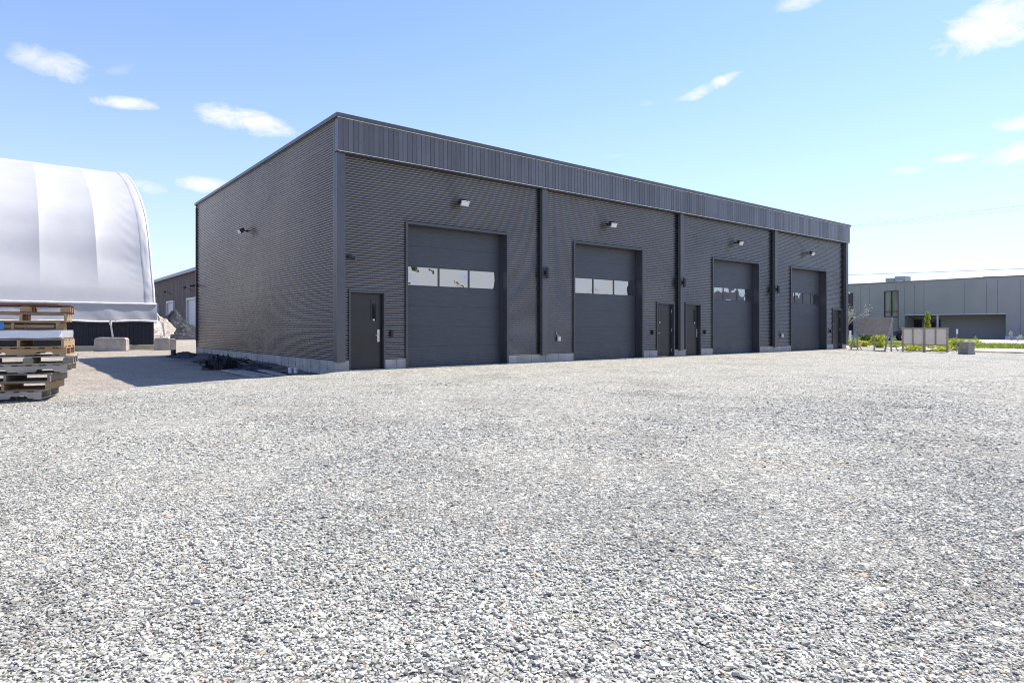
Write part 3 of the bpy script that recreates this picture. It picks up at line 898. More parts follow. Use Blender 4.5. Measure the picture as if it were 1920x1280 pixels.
# strap anchors
MT['strap'] = simple('pale_ratchet_strap', (.62, .60, .56), .6)
def lockblock(px, py_depth, w, h, dpt, rz, lb, strap_to=None, notch=False):
    e = empty('concrete_block', (px[0], px[1], float(gz(px[0], px[1]))), rz); tag(e, lb, 'concrete block', 'concrete anchor blocks by the shelter')
    bm_ = MB()
    P = [(-w / 2, .02), (-w / 2 + .03, 0), (w / 2 - .03, -.01), (w / 2, .03), (w / 2 - .01, h - .08), (w / 2 - .09, h), (-w / 2 + .1, h + .01), (-w / 2 + .02, h - .1)]
    nseg = 7
    for i in range(nseg + 1):
        yy = -dpt / 2 + dpt * i / nseg
        for (a_, b_) in P:
            bm_.v.append((a_ + random.uniform(-.014, .014), yy + random.uniform(-.014, .014), b_ + random.uniform(-.012, .012)))
    n_ = len(P)
    for i in range(nseg):
        for k in range(n_):
            k2 = (k + 1) % n_
            bm_.f.append((i * n_ + k, i * n_ + k2, (i + 1) * n_ + k2, (i + 1) * n_ + k)); bm_.m.append(0)
    bm_.f.append(tuple(range(n_))[::-1]); bm_.m.append(0); bm_.f.append(tuple(nseg * n_ + k for k in range(n_))); bm_.m.append(0)
    bm_.build('block_body', MT['conc_block'], e, bevel=.012)
    MB().tube([(-.07, 0, h - .02), (-.06, 0, h + .07), (.06, 0, h + .07), (.07, 0, h - .02)], .014, 8).build('lifting_loop', MT['black'], e)
    return e
def at(x, y_, Yd):
    return Vector(((x - 960) / F * Yd, Yd, H - (y_ - HY) / F * Yd))
b1 = at(209.5, 657, 33.2); lockblock((b1.x, b1.y), 0, 1.46, .68, .75, R(20), 'pale concrete block against the dark shelter wall, tied by a strap')
b2 = at(303, 655, 34.6); lockblock((b2.x, b2.y), 0, .72, .66, .72, R(30), 'squarish concrete block just beyond the end of the dark shelter wall')
b3 = at(316, 655, 34.9); lockblock((b3.x + .12, b3.y + .1), 0, .42, .60, .70, R(30), 'narrow concrete block slab beside the squarish block at the shelter end')
def strap(p0, p1, lb):
    d = (p1 - p0); mb = MB(); w = Vector((.045, 0, 0)); n_ = 6
    for i in range(n_):
        a_ = p0 + d * (i / n_); b_ = p0 + d * ((i + 1) / n_); tw = .012
        mb.face([a_ - w, a_ + w, b_ + w, b_ - w]); mb.face([a_ - w + Vector((0, tw, 0)), b_ - w + Vector((0, tw, 0)), b_ + w + Vector((0, tw, 0)), a_ + w + Vector((0, tw, 0))])
    mb.box(-.06, .06, -.02, .03, -.12, .12, 0, Matrix.Translation(p0 + d * .12))
    o = mb.build('tie_down_strap', MT['strap']); tag(o, lb, 'strap', 'tie-down straps of the shelter')
b1z = float(gz(b1.x, b1.y)); b2z = float(gz(b2.x, b2.y))
strap(at(206.5, 601, 33.0), Vector((b1.x + .05, b1.y, b1z + .72)), 'pale strap from the shelter hem to the long concrete block')
strap(at(305, 606, 34.9), Vector((b2.x + .15, b2.y, b2z + .70)), 'pale strap from the corner flap to the squarish concrete block')

# short dark pipe stub in the dirt
p_ = at(325, 668, 27.0); zg = float(gz(p_.x, p_.y))
o = MB().tube([(0, 0, -.05), (0, 0, .30)], .10, 18).tube([(0, 0, .30), (0, 0, .315)], .108, 18).build('pipe_stub', MT['lamp_body'], loc=(p_.x, p_.y, zg))
tag(o, 'short dark pipe stub standing in the sandy dirt beside the warehouse shadow', 'pipe')

# ------------------------------------------------------------------ wood-clad shed far behind
shed = empty('timber_building', (-39.3 + .623 * 1.5, 80 - .782 * 1.5, 0), ANG)
tag(shed, 'long weathered timber building with tall pale doors between the shelter and the warehouse', 'building')
M = Mat('weathered_vertical_cladding')
n = M.tex('Noise', 1.0, Detail=5, sc3=(1, 5, .25)); b = M.tex('Noise', .25, Detail=3)
w = M.tex('Wave', 1.1); w.wave_type = 'BANDS'; w.bands_direction = 'Y'; w.inputs['Distortion'].default_value = .3; w.inputs['Detail'].default_value = 1
c = M.ramp(n.outputs['Fac'], [(.3, (.075, .055, .045)), (.5, (.13, .11, .10)), (.7, (.20, .19, .19))])
c = M.mix(c, M.ramp(w.outputs['Fac'], [(.02, .35), (.16, 1.0)]), .8, 'MULTIPLY')
M.color(c); M.bump(w.outputs['Fac'], .5, .03); M.set(Roughness=.8, Specular_IOR_Level=.2); MT['sidewood'] = M.m
MT['paledoor'] = simple('pale_steel_door', (.50, .50, .50), .5, .08)
MT['bluesteel'] = simple('blue_grey_flashing', (.25, .30, .36), .45)
MB().box(0, 14, -1, 44, 0, 8.35).build('wall', MT['sidewood'], shed)
MB().box(-.5, 14.5, -1.5, 44.4, 8.35, 8.62).box(-.52, -.44, -1.5, 44.4, 8.25, 8.64).build('roof', MT['bluesteel'], shed)
def shit(x):      # photo column -> distance along the shed wall
    S_ = 12.15; u_ = (x - 960) / F
    Yd = (S_ + C0[0] * D[0] + C0[1] * D[1]) / (u_ * D[0] + D[1]); xw = u_ * Yd
    return -((xw - C0[0]) * N[0] + (Yd - C0[1]) * N[1]) - 69.4
for t0, t1, zt in ((shit(372), shit(353), 4.95), (shit(328), shit(315), 4.95), (shit(298), shit(290), 4.95)):
    d_ = MB().box(-.04, -.002, t0 + .15, t1 - .15, 0, zt - .15).build('door', MT['paledoor'], shed)
    MB().box(-.28, -.001, t0 - .1, t0 + .148, 0, zt + .1).box(-.28, -.001, t1 - .148, t1 + .1, 0, zt + .1).box(-.28, -.001, t0 + .149, t1 - .149, zt - .148, zt + .1).build('frame', MT['paledoor'], d_)
for t0 in (3.4, 12.5, 22.8):
    t_real = {3.4: shit(360), 12.5: shit(322), 22.8: shit(297)}[t0]
    e = empty('gooseneck_light', shed.matrix_basis @ Vector((-.02, t_real, 6.0)), ANG)
    tag(e, 'thin angled wall lamp on the timber building, %s' % {3.4: 'closest to the warehouse edge', 12.5: 'between the two tall pale doors', 22.8: 'next to the white shelter'}[t0], 'wall light', 'angled lamps on the timber building')
    MB().tube([(0, 0, 0), (-.5, 0, .25), (-.75, 0, .3)], .03, 6).build('arm', MT['black'], e)
    MB().tube([(-.70, 0, .42), (-.8, 0, .36), (-1.0, 0, .2)], [.05, .11, .15], 8).build('shade', MT['lamp_body'], e)
for t0 in (shit(348.5), shit(331)):
    o = MB().tube([(0, 0, 0), (0, 0, 1.9), (0, 0, 2.0)], [.16, .16, .08], 10).build('bollard', simple('pale_bollard', (.62, .60, .55), .6), loc=shed.matrix_basis @ Vector((-1.6, t0, .0)))
    tag(o, 'pale bollard in front of the timber building, %s' % ('nearer the warehouse' if t0 < shit(340) else 'left of the other'), 'bollard', 'bollards by the timber building')

# earth mounds
def mound(name, cx, cy, rx, ry, h, m, lb, seed, rz=0, rough=.35, n=64, cat='dirt pile'):
    V_ = []; 
    for i in range(n + 1):
        for j in range(n + 1):
            u_, v_ = -1 + 2 * i / n, -1 + 2 * j / n
            r2 = math.sqrt(u_ * u_ + v_ * v_)
            hh_ = max(0, 1 - r2) ** .85
            ns = sum(mnoise.noise(Vector((u_ * f_ + seed, v_ * f_, seed * 2))) / f_ ** .8 for f_ in (2, 4, 9, 20)) * rough
            V_.append((u_ * rx, v_ * ry, h * (hh_ * (1 + ns * 1.2) + ns * .25 * min(1, hh_ * 6)) - .06))
    ii_ = [(i * (n + 1) + j, (i + 1) * (n + 1) + j, (i + 1) * (n + 1) + j + 1, i * (n + 1) + j + 1) for i in range(n) for j in range(n)]
    mb = MB(); mb.v = V_; mb.f = ii_; mb.m = [0] * len(ii_)
    o = mb.build(name, m, loc=(cx, cy, 0), rz=rz)
    tag(o, lb, cat); return o
def dirtmat(name, a_, b_, c_):
    M = Mat(name); n = M.tex('Noise', 2.2, Detail=8, Roughness=.7); v = M.tex('Voronoi', 5)
    sp = M.n.new('ShaderNodeSeparateColor'); M.l.new(v.outputs['Color'], sp.inputs[0])
    col = M.ramp(n.outputs['Fac'], [(.3, a_), (.5, b_), (.72, c_)])
    M.color(M.mix(col, tuple(min(.8, x * 1.6) for x in c_), M.ramp(sp.outputs[0], [(.80, 0.0), (.84, .8)])))
    M.bump(n.outputs['Fac'], .8, .15); M.bump(sp.outputs[1], .6, .08); M.set(Roughness=.9, Specular_IOR_Level=.2); return M.m
MT['tan'] = dirtmat('tan_rubble', (.20, .16, .12), (.36, .31, .25), (.48, .42, .35))
MT['slate'] = dirtmat('dark_slate_spoil', (.016, .017, .020), (.032, .034, .040), (.060, .062, .068))
p_ = at(300, 634, 66); mound('dirt_pile', p_.x - .4, p_.y, 2.6, 4, 3.0, MT['tan'], 'tan rubble pile beside the end of the white shelter', 3.1, rough=.2)
p_ = at(318, 634, 68); mound('dirt_pile', p_.x + .2, p_.y + 1, 3.3, 4.0, 2.9, MT['slate'], 'tall dark slate spoil pile in front of the timber building', 8.7)
p_ = at(350, 634, 67); mound('dirt_pile', p_.x - .2, p_.y, 3.0, 3.0, 1.5, MT['slate'], 'low dark spoil heap at the rear edge of the warehouse', 5.2)
# soil heap against the side wall (uneven spoil left by the foundation work)
for (s_, t_, rx, ry, h, sd_) in ((-.85, 9.2, .7, 1.8, .20, 1.0), (-.65, 4.6, .55, 1.5, .16, 2.0), (-.6, 2.0, .45, 1.0, .10, 3.0), (-.8, 13.6, .75, 1.7, .26, 4.0)):
    p_ = loc2w(s_, t_)
    o = mound('soil_heap', p_.x, p_.y, rx, ry, h, MT['slate'], '', sd_, rz=ANG, rough=.5, n=40, cat='soil heap')
    o.location.z = float(gz(p_.x, p_.y)) - .01
    o['label'] = {1.0: 'dark soil heap on the side wall behind the black scrap heap', 2.0: 'dark soil heap on the side wall just left of the white pipe stubs', 3.0: 'small dark soil heap at the wall between white pipe stubs and front corner', 4.0: 'dark soil heap at the far rear corner of the side wall'}[sd_]

# ------------------------------------------------------------------ scrap and planks in the building's shade
p_ = loc2w(-1.55, 5.3); zg = float(gz(p_.x, p_.y))
hp = empty('scrap_heap', (p_.x, p_.y, zg), ANG + R(25)); tag(hp, 'heap of black plastic scrap and bent rods on the shaded dirt', 'scrap heap')
mb = MB(); n_ = 30
for i in range(n_ + 1):
    for j in range(n_ + 1):
        u_, v_ = -1 + 2 * i / n_, -1 + 2 * j / n_
        r_ = max(0, 1 - (abs(u_) ** 2.6 + abs(v_) ** 2.6))
        mb.v.append((u_ * .52 + .05 * mnoise.noise(Vector((u_ * 3, v_ * 3, 1))), v_ * .42, .36 * r_ ** .35 * (1 + .7 * mnoise.noise(Vector((u_ * 3.3, v_ * 3.3, 7))) + .3 * mnoise.noise(Vector((u_ * 9, v_ * 9, 2)))) - .03))
for i in range(n_):
    for j in range(n_):
        a_ = i * (n_ + 1) + j; mb.f.append((a_, a_ + n_ + 1, a_ + n_ + 2, a_ + 1)); mb.m.append(0)
M = Mat('black_poly_sheet'); n = M.tex('Noise', 14, Detail=4); M.set(Base_Color=(.008, .008, .009, 1), Roughness=.45); M.bump(n.outputs['Fac'], .7, .02); MT['poly'] = M.m
mb.build('plastic_sheet', MT['poly'], hp)
for k in range(14):
    a_ = random.uniform(0, .6); x0_, y0_ = random.uniform(.1, .45), random.uniform(-.3, .3)
    L = random.uniform(.4, 1.05)
    MB().tube([(x0_, y0_, random.uniform(.05, .25)), (x0_ + L * .5, y0_ + random.uniform(-.15, .15), random.uniform(.15, .38)), (x0_ + L, y0_ + random.uniform(-.2, .2), random.uniform(.02, .25))], random.choice((.008, .012, .02)), 6).build('rod', MT['poly'], hp)
for k, (dx_, dz_) in enumerate(((-.55, .1), (-.5, .3), (.3, .33))):
    mb = MB().box(-.22, .22, -.1, .1, 0, .10, 0, Matrix.Translation((dx_, random.uniform(-.2, .2), dz_ * .5)) @ Matrix.Rotation(.5 * k, 4, 'Z') @ Matrix.Rotation(.35, 4, 'Y'))
    mb.build('offcut', MT['poly'], hp, bevel=.01)
MT['plank'] = wood('grey_plank', (.42, .40, .36), .65, (1.5, 16, 16))
def plank(pa, pb, w, th, lb, lift=0.0):
    A, B = Vector(pa), Vector(pb)
    za, zb = float(gz(A.x, A.y)), float(gz(B.x, B.y))
    c_ = (A + B) / 2; L = (B - A).length
    ang = math.atan2(B.y - A.y, B.x - A.x)
    o = MB().box(-L / 2, L / 2, -w / 2, w / 2, 0, th).build('plank', MT['plank'], bevel=.003, loc=(c_.x, c_.y, max(za, zb, float(gz(c_.x, c_.y))) + .004 + lift), rz=ang)
    tag(o, lb, 'plank', 'planks on the shaded dirt')
def gpt(x, y_, z=-.1):
    Yd = F * (H - z) / (y_ - HY); return ((x - 960) / F * Yd, Yd)
plank(gpt(386, 688.5), gpt(441, 690), .10, .025, 'thin pale plank pointing left from the black scrap heap')
plank(gpt(422, 696), gpt(478, 708), .19, .04, 'pale plank lowest and leftmost of the fan beside the scrap heap')
plank(gpt(450, 696.5), gpt(505, 707), .24, .04, 'wide pale plank in the middle of the fan below the scrap heap', .0)
plank(gpt(490, 696), gpt(530, 706), .20, .04, 'pale plank nearest the white pipe stubs, right end of the fan')
MT['pvc'] = simple('white_pvc', (.72, .74, .76), .35)
for x_, lb in ((544, 'white plastic pipe stub, left one of the pair by the foundation'), (554.5, 'white plastic pipe stub, right one of the pair by the foundation')):
    q_ = gpt(x_, 698, -.08); zg = float(gz(*q_))
    o = MB().tube([(0, 0, -.05), (0, 0, .10)], .055, 16).tube([(0, 0, .10), (0, 0, .15), (0, 0, .155)], [.062, .062, .05], 16).build('pipe_stub', MT['pvc'], loc=(q_[0], q_[1], zg))
    tag(o, lb, 'pipe', 'white pipe stubs')

# ------------------------------------------------------------------ pallet stack
e19 = R(23)
PW, PD, PH = 1.22, .92, .138
WOODS = {'grey': wood('pallet_wood_grey', (.27, .235, .195), .5, (1.5, 15, 15)), 'brown': wood('pallet_wood_red_brown', (.20, .105, .07), .6, (1.5, 15, 15)),
         'tan': wood('pallet_wood_tan', (.42, .29, .17), .6, (1.5, 15, 15)), 'pale': wood('pallet_wood_pale', (.44, .39, .32), .6, (1.5, 15, 15)),
         'white': simple('white_painted_pallet_wood', (.62, .61, .60), .7, .12)}
M = Mat('stretch_wrap'); n = M.tex('Noise', 9, Detail=5, sc3=(1, 3, 1)); M.set(Base_Color=(.62, .64, .68, 1), Roughness=.2, Specular_IOR_Level=.9, Coat_Weight=.4)
M.bump(n.outputs['Fac'], .8, .03); MT['wrap'] = M.m
def pallet(k, dx, dy, dr, typ, wd, lb):
    cz = k * (PH + .002)
    base = Vector((-7.63, 10.45, 0)); ex = Vector((math.cos(e19), math.sin(e19), 0)); ey = Vector((-math.sin(e19), math.cos(e19), 0))
    c_ = base + ex * (-PW / 2 + dx) + ey * (PD / 2 + dy)
    p = empty('pallet', (c_.x, c_.y, GP + cz), e19 + R(dr))
    tag(p, lb, 'pallet', 'wooden pallets in the stack')
    m = WOODS[wd]; m2 = WOODS[{'grey': 'grey', 'brown': 'tan', 'tan': 'tan', 'pale': 'grey', 'white': 'pale'}[wd]]
    w2, d2 = PW / 2, PD / 2
    bt_, tt = .018, .019
    if typ == 'notch':           # stringers run along the front
        for yy in (-d2 + .02, 0, d2 - .02):
            z0, z1 = bt_ + .001, PH - tt - .001
            P = [(-w2, z0), (-w2 + .17, z0), (-w2 + .20, z0 + .045), (-w2 + .40, z0 + .045), (-w2 + .43, z0), (w2 - .43, z0), (w2 - .40, z0 + .045), (w2 - .20, z0 + .045), (w2 - .17, z0), (w2, z0), (w2, z1), (-w2, z1)]
            MB().prism(P, 'y', yy - .02, yy + .02).build('stringer', m, p)
        tp = MB(); n_ = 7
        for i in range(n_): x0 = -w2 + i * (PW - .10) / (n_ - 1); tp.box(x0, x0 + .10, -d2 + random.uniform(-.01, .01), d2 + random.uniform(-.01, .01), PH - tt, PH)
        bo = MB()
        for i in (0, 3, 6): x0 = -w2 + i * (PW - .10) / 6; bo.box(x0, x0 + .10, -d2, d2, 0, bt_)
    else:
        tp = MB(); n_ = 7
        for i in range(n_): y0 = -d2 + i * (PD - .095) / (n_ - 1); tp.box(-w2 + random.uniform(-.015, .015), w2 + random.uniform(-.015, .015), y0, y0 + .095, PH - tt, PH)
        bo = MB()
        if typ == 'block':
            for xx in (-w2 + .075, 0, w2 - .075):
                for yy in (-d2 + .06, 0, d2 - .06):
                    MB().box(xx - .07, xx + .07, yy - .055, yy + .055, bt_ + .001, PH - tt - .02).build('block', m2, p)
                tp.box(xx - .05, xx + .05, -d2 + .002, d2 - .002, PH - tt - .018, PH - tt - .001)
            for yy in (-d2 + .06, 0, d2 - .06): bo.box(-w2, w2, yy - .048, yy + .048, 0, bt_)
        else:
            for xx in (-w2 + .02, 0, w2 - .02):
                MB().box(xx - .019, xx + .019, -d2, d2, bt_ + .001, PH - tt - .001).build('stringer', m2, p)
            for yy in (-d2 + .05, -.18, .18, d2 - .05): bo.box(-w2, w2, yy - .048, yy + .048, 0, bt_)
            if random.random() < .35: tp.box(-w2 * .2, w2 * .9, -d2 + .03, -d2 + .05, bt_ + .02, PH - tt - .03)
    tp.build('top_deck', m, p, bevel=.002); bo.build('bottom_deck', m, p, bevel=.002)
    return p
GP = float(max(gz(a, b) for a, b in ((-7.63, 10.5), (-8.8, 10.1), (-7.95, 11.4), (-9.1, 11.0)))) + .02
specs = [(0, 0, -3, 'notch', 'pale', 'bottom pallet of the stack, pale with notched stringers facing the yard'),
         (.08, .03, -2, 'open', 'tan', 'tan open-ended pallet second from the bottom of the stack'),
         (.13, -.02, -3, 'open', 'grey', 'grey pallet third from the bottom of the stack'),
         (.29, .02, 3, 'notch', 'pale', 'pale notched pallet fourth from the bottom of the stack'),
         (.35, .0, 7, 'block', 'pale', 'pale block pallet sticking out farthest right, fifth from the bottom'),
         (.27, .02, 4, 'notch', 'tan', 'brownish pallet with a solid long side, sixth from the bottom of the stack'),
         (.27, -.03, 2, 'open', 'tan', 'yellowish tan pallet in the middle of the stack'),
         (.22, .03, 2.5, 'block', 'pale', 'pallet wrapped in shiny clear plastic film'),
         (.16, .0, 5, 'open', 'tan', 'tan pallet with a blue tag, third from the top'),
         (.26, -.02, 7, 'open', 'tan', 'tan pallet just under the topmost pallet'),
         (.30, .02, 8, 'block', 'brown', 'red-brown block pallet on top of the stack')]
pz = []
for k, (dx, dy, dr, ty, wd_, lb) in enumerate(specs): pz.append(pallet(k, dx, dy, dr, ty, wd_, lb))
p = pz[7]; wv = MB()
n1, n2_ = 60, 4
for i in range(n2_ + 1):
    for j in range(n1 + 1):
        th = j / n1 * 4; side = int(th) % 4; f_ = th - int(th)
        cs = [(-.62, -.52), (.62, -.52), (.62, .52), (-.62, .52), (-.62, -.52)]
        a_, b_ = cs[side], cs[side + 1] if j < n1 else cs[4]
        if j == n1: a_ = b_ = cs[4]
        w = .012 * mnoise.noise(Vector((j * .9, i * .8, 0)))
        wv.v.append(((a_[0] + (b_[0] - a_[0]) * f_) * (1 + w), (a_[1] + (b_[1] - a_[1]) * f_) * (1 + w), .012 + .125 * i / n2_ + .004 * math.sin(j)))
for i in range(n2_):
    for j in range(n1):
        a_ = i * (n1 + 1) + j; wv.f.append((a_, a_ + 1, a_ + n1 + 2, a_ + n1 + 1)); wv.m.append(0)
wv.build('stretch_wrap', MT['wrap'], p, smooth=True)
MB().box(-.18, -.10, -.523, -.513, .015, .125).build('tag', simple('blue_tag', (.03, .22, .55), .5), pz[8])
# a few warped loose boards resting on top
o = MB().box(-.60, .60, -.06, .06, 0, .018).build('loose_board', WOODS['brown'], loc=(pz[10].location.x - .02, pz[10].location.y - .30, pz[10].location.z + PH + .002), rz=e19 + R(3)); tag(o, 'loose dark board lying on the topmost pallet', 'board')

# ------------------------------------------------------------------ right side: street, grass, neighbours
def strip(name, pts, z, m, label=None, cat=None, kind='structure', thick=0):
    mb = MB()
    P = [loc2w(s_, t_, z) for s_, t_ in pts]
    if thick:
        mb.prism([(p.x, p.y) for p in P], 'z', z - thick, z)
    else: mb.face(P)
    o = mb.build(name, m); tag(o, label, cat, kind=kind); return o
MT['pave'] = concrete('sunbleached_pavement', (.56, .53, .48), .25, .5)
MT['grassbase'] = simple('turf', (.20, .24, .05), .9, .4, 1.2)
MT['asph'] = simple('old_asphalt', (.30, .29, .28), .9, .15, 1.0)
strip('verge', [(30.6, -60), (37.0, -60), (37.0, 40), (30.6, 40)], .030, MT['tan'])
strip('road_edge', [(31.2, -60), (36.5, -60), (36.5, 2), (31.2, 2)], .046, MT['pave'])
strip('grass_bed', [(37.0, -60), (45.5, -60), (45.5, 40), (37.0, 40)], .06, MT['grassbase'], thick=.3)
strip('pavement', [(45.5, -60), (51.5, -60), (51.5, 40), (45.5, 40)], .10, MT['pave'], thick=.3)
strip('lawn', [(51.5, 3.0), (66.8, 3.0), (66.8, 40), (51.5, 40)], .13, MT['grassbase'], thick=.3)
strip('forecourt', [(51.5, -60), (66.8, -60), (66.8, 3.0), (51.5, 3.0)], .115, MT['pave'], thick=.3)

M = Mat('grass_blades'); a = M.n.new('ShaderNodeAttribute'); a.attribute_name = 'tone'
M.color(M.ramp(a.outputs['Fac'], [(0, (.10, .14, .02)), (.5, (.26, .32, .045)), (.85, (.42, .46, .07)), (1, (.50, .46, .18))]))
M.set(Roughness=.6, Subsurface_Weight=0.0); M.b.inputs['Transmission Weight'].default_value = 0
MT['blade'] = M.m
def leafmat(name, stops, trans=.35):
    M = Mat(name); a = M.n.new('ShaderNodeAttribute'); a.attribute_name = 'tone'
    col = M.ramp(a.outputs['Fac'], stops); M.color(col); M.set(Roughness=.5)
    tr = M.n.new('ShaderNodeBsdfTranslucent'); M.l.new(col, tr.inputs[0])
    mx = M.n.new('ShaderNodeMixShader'); mx.inputs[0].default_value = trans
    out = M.n['Material Output']
    M.l.new(M.b.outputs[0], mx.inputs[1]); M.l.new(tr.outputs[0], mx.inputs[2]); M.l.new(mx.outputs[0], out.inputs[0])
    return M.m
MT['blade'] = leafmat('grass_blades_translucent', [(0, (.12, .16, .02)), (.5, (.30, .36, .05)), (.85, (.46, .50, .08)), (1, (.55, .50, .2))])  # translucent blades, tone varies at random
MT['weed'] = leafmat('yellow_green_leaves', [(0, (.14, .19, .02)), (.4, (.38, .44, .03)), (.8, (.62, .64, .05)), (1, (.70, .68, .16))])
MT['green'] = leafmat('green_leaves', [(0, (.03, .06, .015)), (.5, (.09, .16, .03)), (1, (.20, .30, .06))])
MT['dusty'] = leafmat('dusty_grey_leaves', [(0, (.16, .17, .13)), (.5, (.34, .35, .28)), (1, (.60, .60, .52))])

def blades(name, s0, s1, t0, t1, n, z, h, m, lb, cat):
    s_ = rng.uniform(s0, s1, n); t = rng.uniform(t0, t1, n)
    x = C0[0] + D[0] * s_ - N[0] * t; y = C0[1] + D[1] * s_ - N[1] * t
    a_ = rng.uniform(0, 6.28, n); w = rng.uniform(.012, .03, n); hh = rng.uniform(.5, 1.3, n) * h
    lx, ly = rng.normal(0, .4, n) * hh, rng.normal(0, .4, n) * hh
    P = np.stack([np.stack([x - np.cos(a_) * w, y - np.sin(a_) * w, np.full(n, z)], 1), np.stack([x + np.cos(a_) * w, y + np.sin(a_) * w, np.full(n, z)], 1), np.stack([x + lx, y + ly, z + hh], 1)], 1)
    o = npmesh(name, P.reshape(-1, 3), [np.arange(n * 3).reshape(n, 3)], m, attr=('tone', rng.uniform(0, 1, n)))
    tag(o, lb, cat, kind='stuff')
blades('grass', 37.1, 45.4, -26, 14, 60000, .05, .16, MT['blade'], 'strip of rough yellow-green grass along the road edge', 'grass')
blades('grass', 51.6, 66.5, 3.2, 26, 50000, .12, .10, MT['blade'], 'mown bright lawn in front of the grey building', 'lawn')

def leaves(n, fn, size):
    P = fn(n)
    nn = rng.normal(0, 1, (n, 3)); nn /= np.linalg.norm(nn, axis=1)[:, None]
    u_ = np.cross(nn, rng.normal(0, 1, (n, 3))); u_ /= np.linalg.norm(u_, axis=1)[:, None]; v_ = np.cross(nn, u_)
    s_ = (size * rng.uniform(.5, 1.3, n))[:, None]
    Q = np.stack([P - u_ * s_, P + v_ * s_ * .45, P + u_ * s_, P - v_ * s_ * .45], 1)
    return Q.reshape(-1, 3), np.arange(4 * n).reshape(n, 4)
def blobfn(blobs):
    B = np.array(blobs, float); w = B[:, 3] * B[:, 4] * B[:, 5]; w /= w.sum()
    def fn(n):
        k = rng.choice(len(B), n, p=w)
        d = rng.normal(0, 1, (n, 3)); d /= np.linalg.norm(d, axis=1)[:, None]
        r = rng.uniform(.35, 1.0, n) ** .5
        return B[k, :3] + d * r[:, None] * B[k, 3:6]
    return fn
def shrub(name, loc, w, h, n, size, m, lb, cat='shrub', group=None, dp=None, nb=9, stem=True):
    e = empty(name, loc); tag(e, lb, cat, group)
    w *= .88; h *= .88; n = int(n * .8)
    dp = dp or w
    bl = []
    for i in range(nb):
        r = random.uniform(.18, .32)
        bl.append((random.uniform(-.5 + r * .6, .5 - r * .6) * w, random.uniform(-.3, .3) * dp, random.uniform(.15, .82) * h, r * w * .8, r * dp * .8, r * h * .8))
    Vv, Ff = leaves(n, blobfn(bl), size)
    Vv[:, 2] = np.maximum(Vv[:, 2], .01)
    npmesh('foliage', Vv, [Ff], m, e, attr=('tone', rng.uniform(0, 1, n)))
    if stem:
        mb = MB()
        for b in bl[:6]: mb.tube([(b[0] * .3, b[1] * .3, -.02), (b[0] * .7, b[1] * .7, b[2] * .5), (b[0], b[1], b[2])], [.02, .012, .006], 5)
        mb.build('stems', MT['bark'], e)
    return e
MT['bark'] = simple('bark', (.10, .075, .055), .9)
def gl(x, y_, Yd): p_ = at(x, y_, Yd); return Vector((p_.x, p_.y, 0))
wg = 'yellow-green weeds by the sign boards'
shrub('weed_clump', gl(1652, 655, 37), 1.5, .95, 1500, .07, MT['weed'], 'bushy yellow-green weeds behind the right half of the leaning wooden board', 'weed', wg)
shrub('weed_clump', gl(1603, 655, 38), 1.2, .55, 900, .06, MT['weed'], 'low yellow-green weeds at the far corner of the warehouse', 'weed', wg)
shrub('weed_clump', gl(1622, 655, 39), 1.0, .50, 700, .06, MT['weed'], 'small yellow-green weeds between the left legs of the leaning board', 'weed', wg)
shrub('weed_clump', gl(1797, 660, 33), 1.9, .80, 2200, .06, MT['weed'], 'largest yellow weed clump, beside the stacked concrete blocks', 'weed', wg)
shrub('weed_clump', gl(1712, 657, 33.5), 1.3, .36, 1100, .05, MT['weed'], 'low weeds under the left half of the white panel board', 'weed', wg)
shrub('weed_clump', gl(1757, 659, 32.5), 1.3, .40, 1100, .05, MT['weed'], 'low weeds under the right half of the white panel board', 'weed', wg)
shrub('weed_clump', gl(1679, 652, 38), 1.0, .35, 700, .05, MT['weed'], 'short weeds in the gap between the two boards', 'weed', wg)
shrub('weed_clump', gl(1838, 655, 35.5), 1.1, .30, 500, .05, MT['weed'], 'sparse weeds just right of the stacked concrete blocks', 'weed', wg)
shrub('dark_bush', gl(1632, 650, 44), 1.6, .95, 1500, .07, MT['green'], 'dark green bush partly hidden behind the leaning wooden board', 'bush')

# thin poplar sapling column behind the white panel board
e = empty('columnar_tree', gl(1739, 640, 47)); tag(e, 'narrow bright green columnar sapling rising above the white panel board', 'tree')
Vv, Ff = leaves(1500, blobfn([(0, 0, .5 + .28 * k, .24 - .018 * k + .04 * (k % 2), .24 - .018 * k, .24) for k in range(7)]), .075)
npmesh('crown', Vv, [Ff], MT['weed'], e, attr=('tone', rng.uniform(0, .8, 1500)))
MB().tube([(0, 0, -.1), (0, 0, 2.2)], [.04, .012], 6).build('trunk', MT['bark'], e)

def bare_tree(name, loc, h, spread, lb, m, leafm, nl, size, depth=4, lean=0, seed=1):
    rnd = random.Random(seed)
    e = empty(name, loc); tag(e, lb, 'tree')
    mb = MB(); tips = []
    def br(p, d, L, r, k):
        q = p + d * L
        mb.tube([p, p + d * L * .5 + Vector((rnd.uniform(-.04, .04), rnd.uniform(-.04, .04), 0)) * L, q], [r, r * .8, r * .6], 5, cap=False)
        tips.append(q)
        if k == 0: return
        for _ in range(rnd.choice((2, 3))):
            nd = (d + Vector((rnd.uniform(-1, 1), rnd.uniform(-1, 1), rnd.uniform(-.15, .7))) * spread).normalized()
            br(p + d * L * rnd.uniform(.6, 1), nd, L * rnd.uniform(.6, .8), r * .55, k - 1)
    br(Vector((0, 0, -.1)), Vector((lean, 0, 1)).normalized(), h * .38, h * .012, depth)
    mb.build('trunk', m, e)
    T = np.array([tuple(t) for t in tips])
    Vv, Ff = leaves(nl, lambda n: T[rng.integers(0, len(T), n)] + rng.normal(0, .07 * h / 3, (n, 3)), size)
    npmesh('crown', Vv, [Ff], leafm, e, attr=('tone', rng.uniform(.3, 1, nl)))
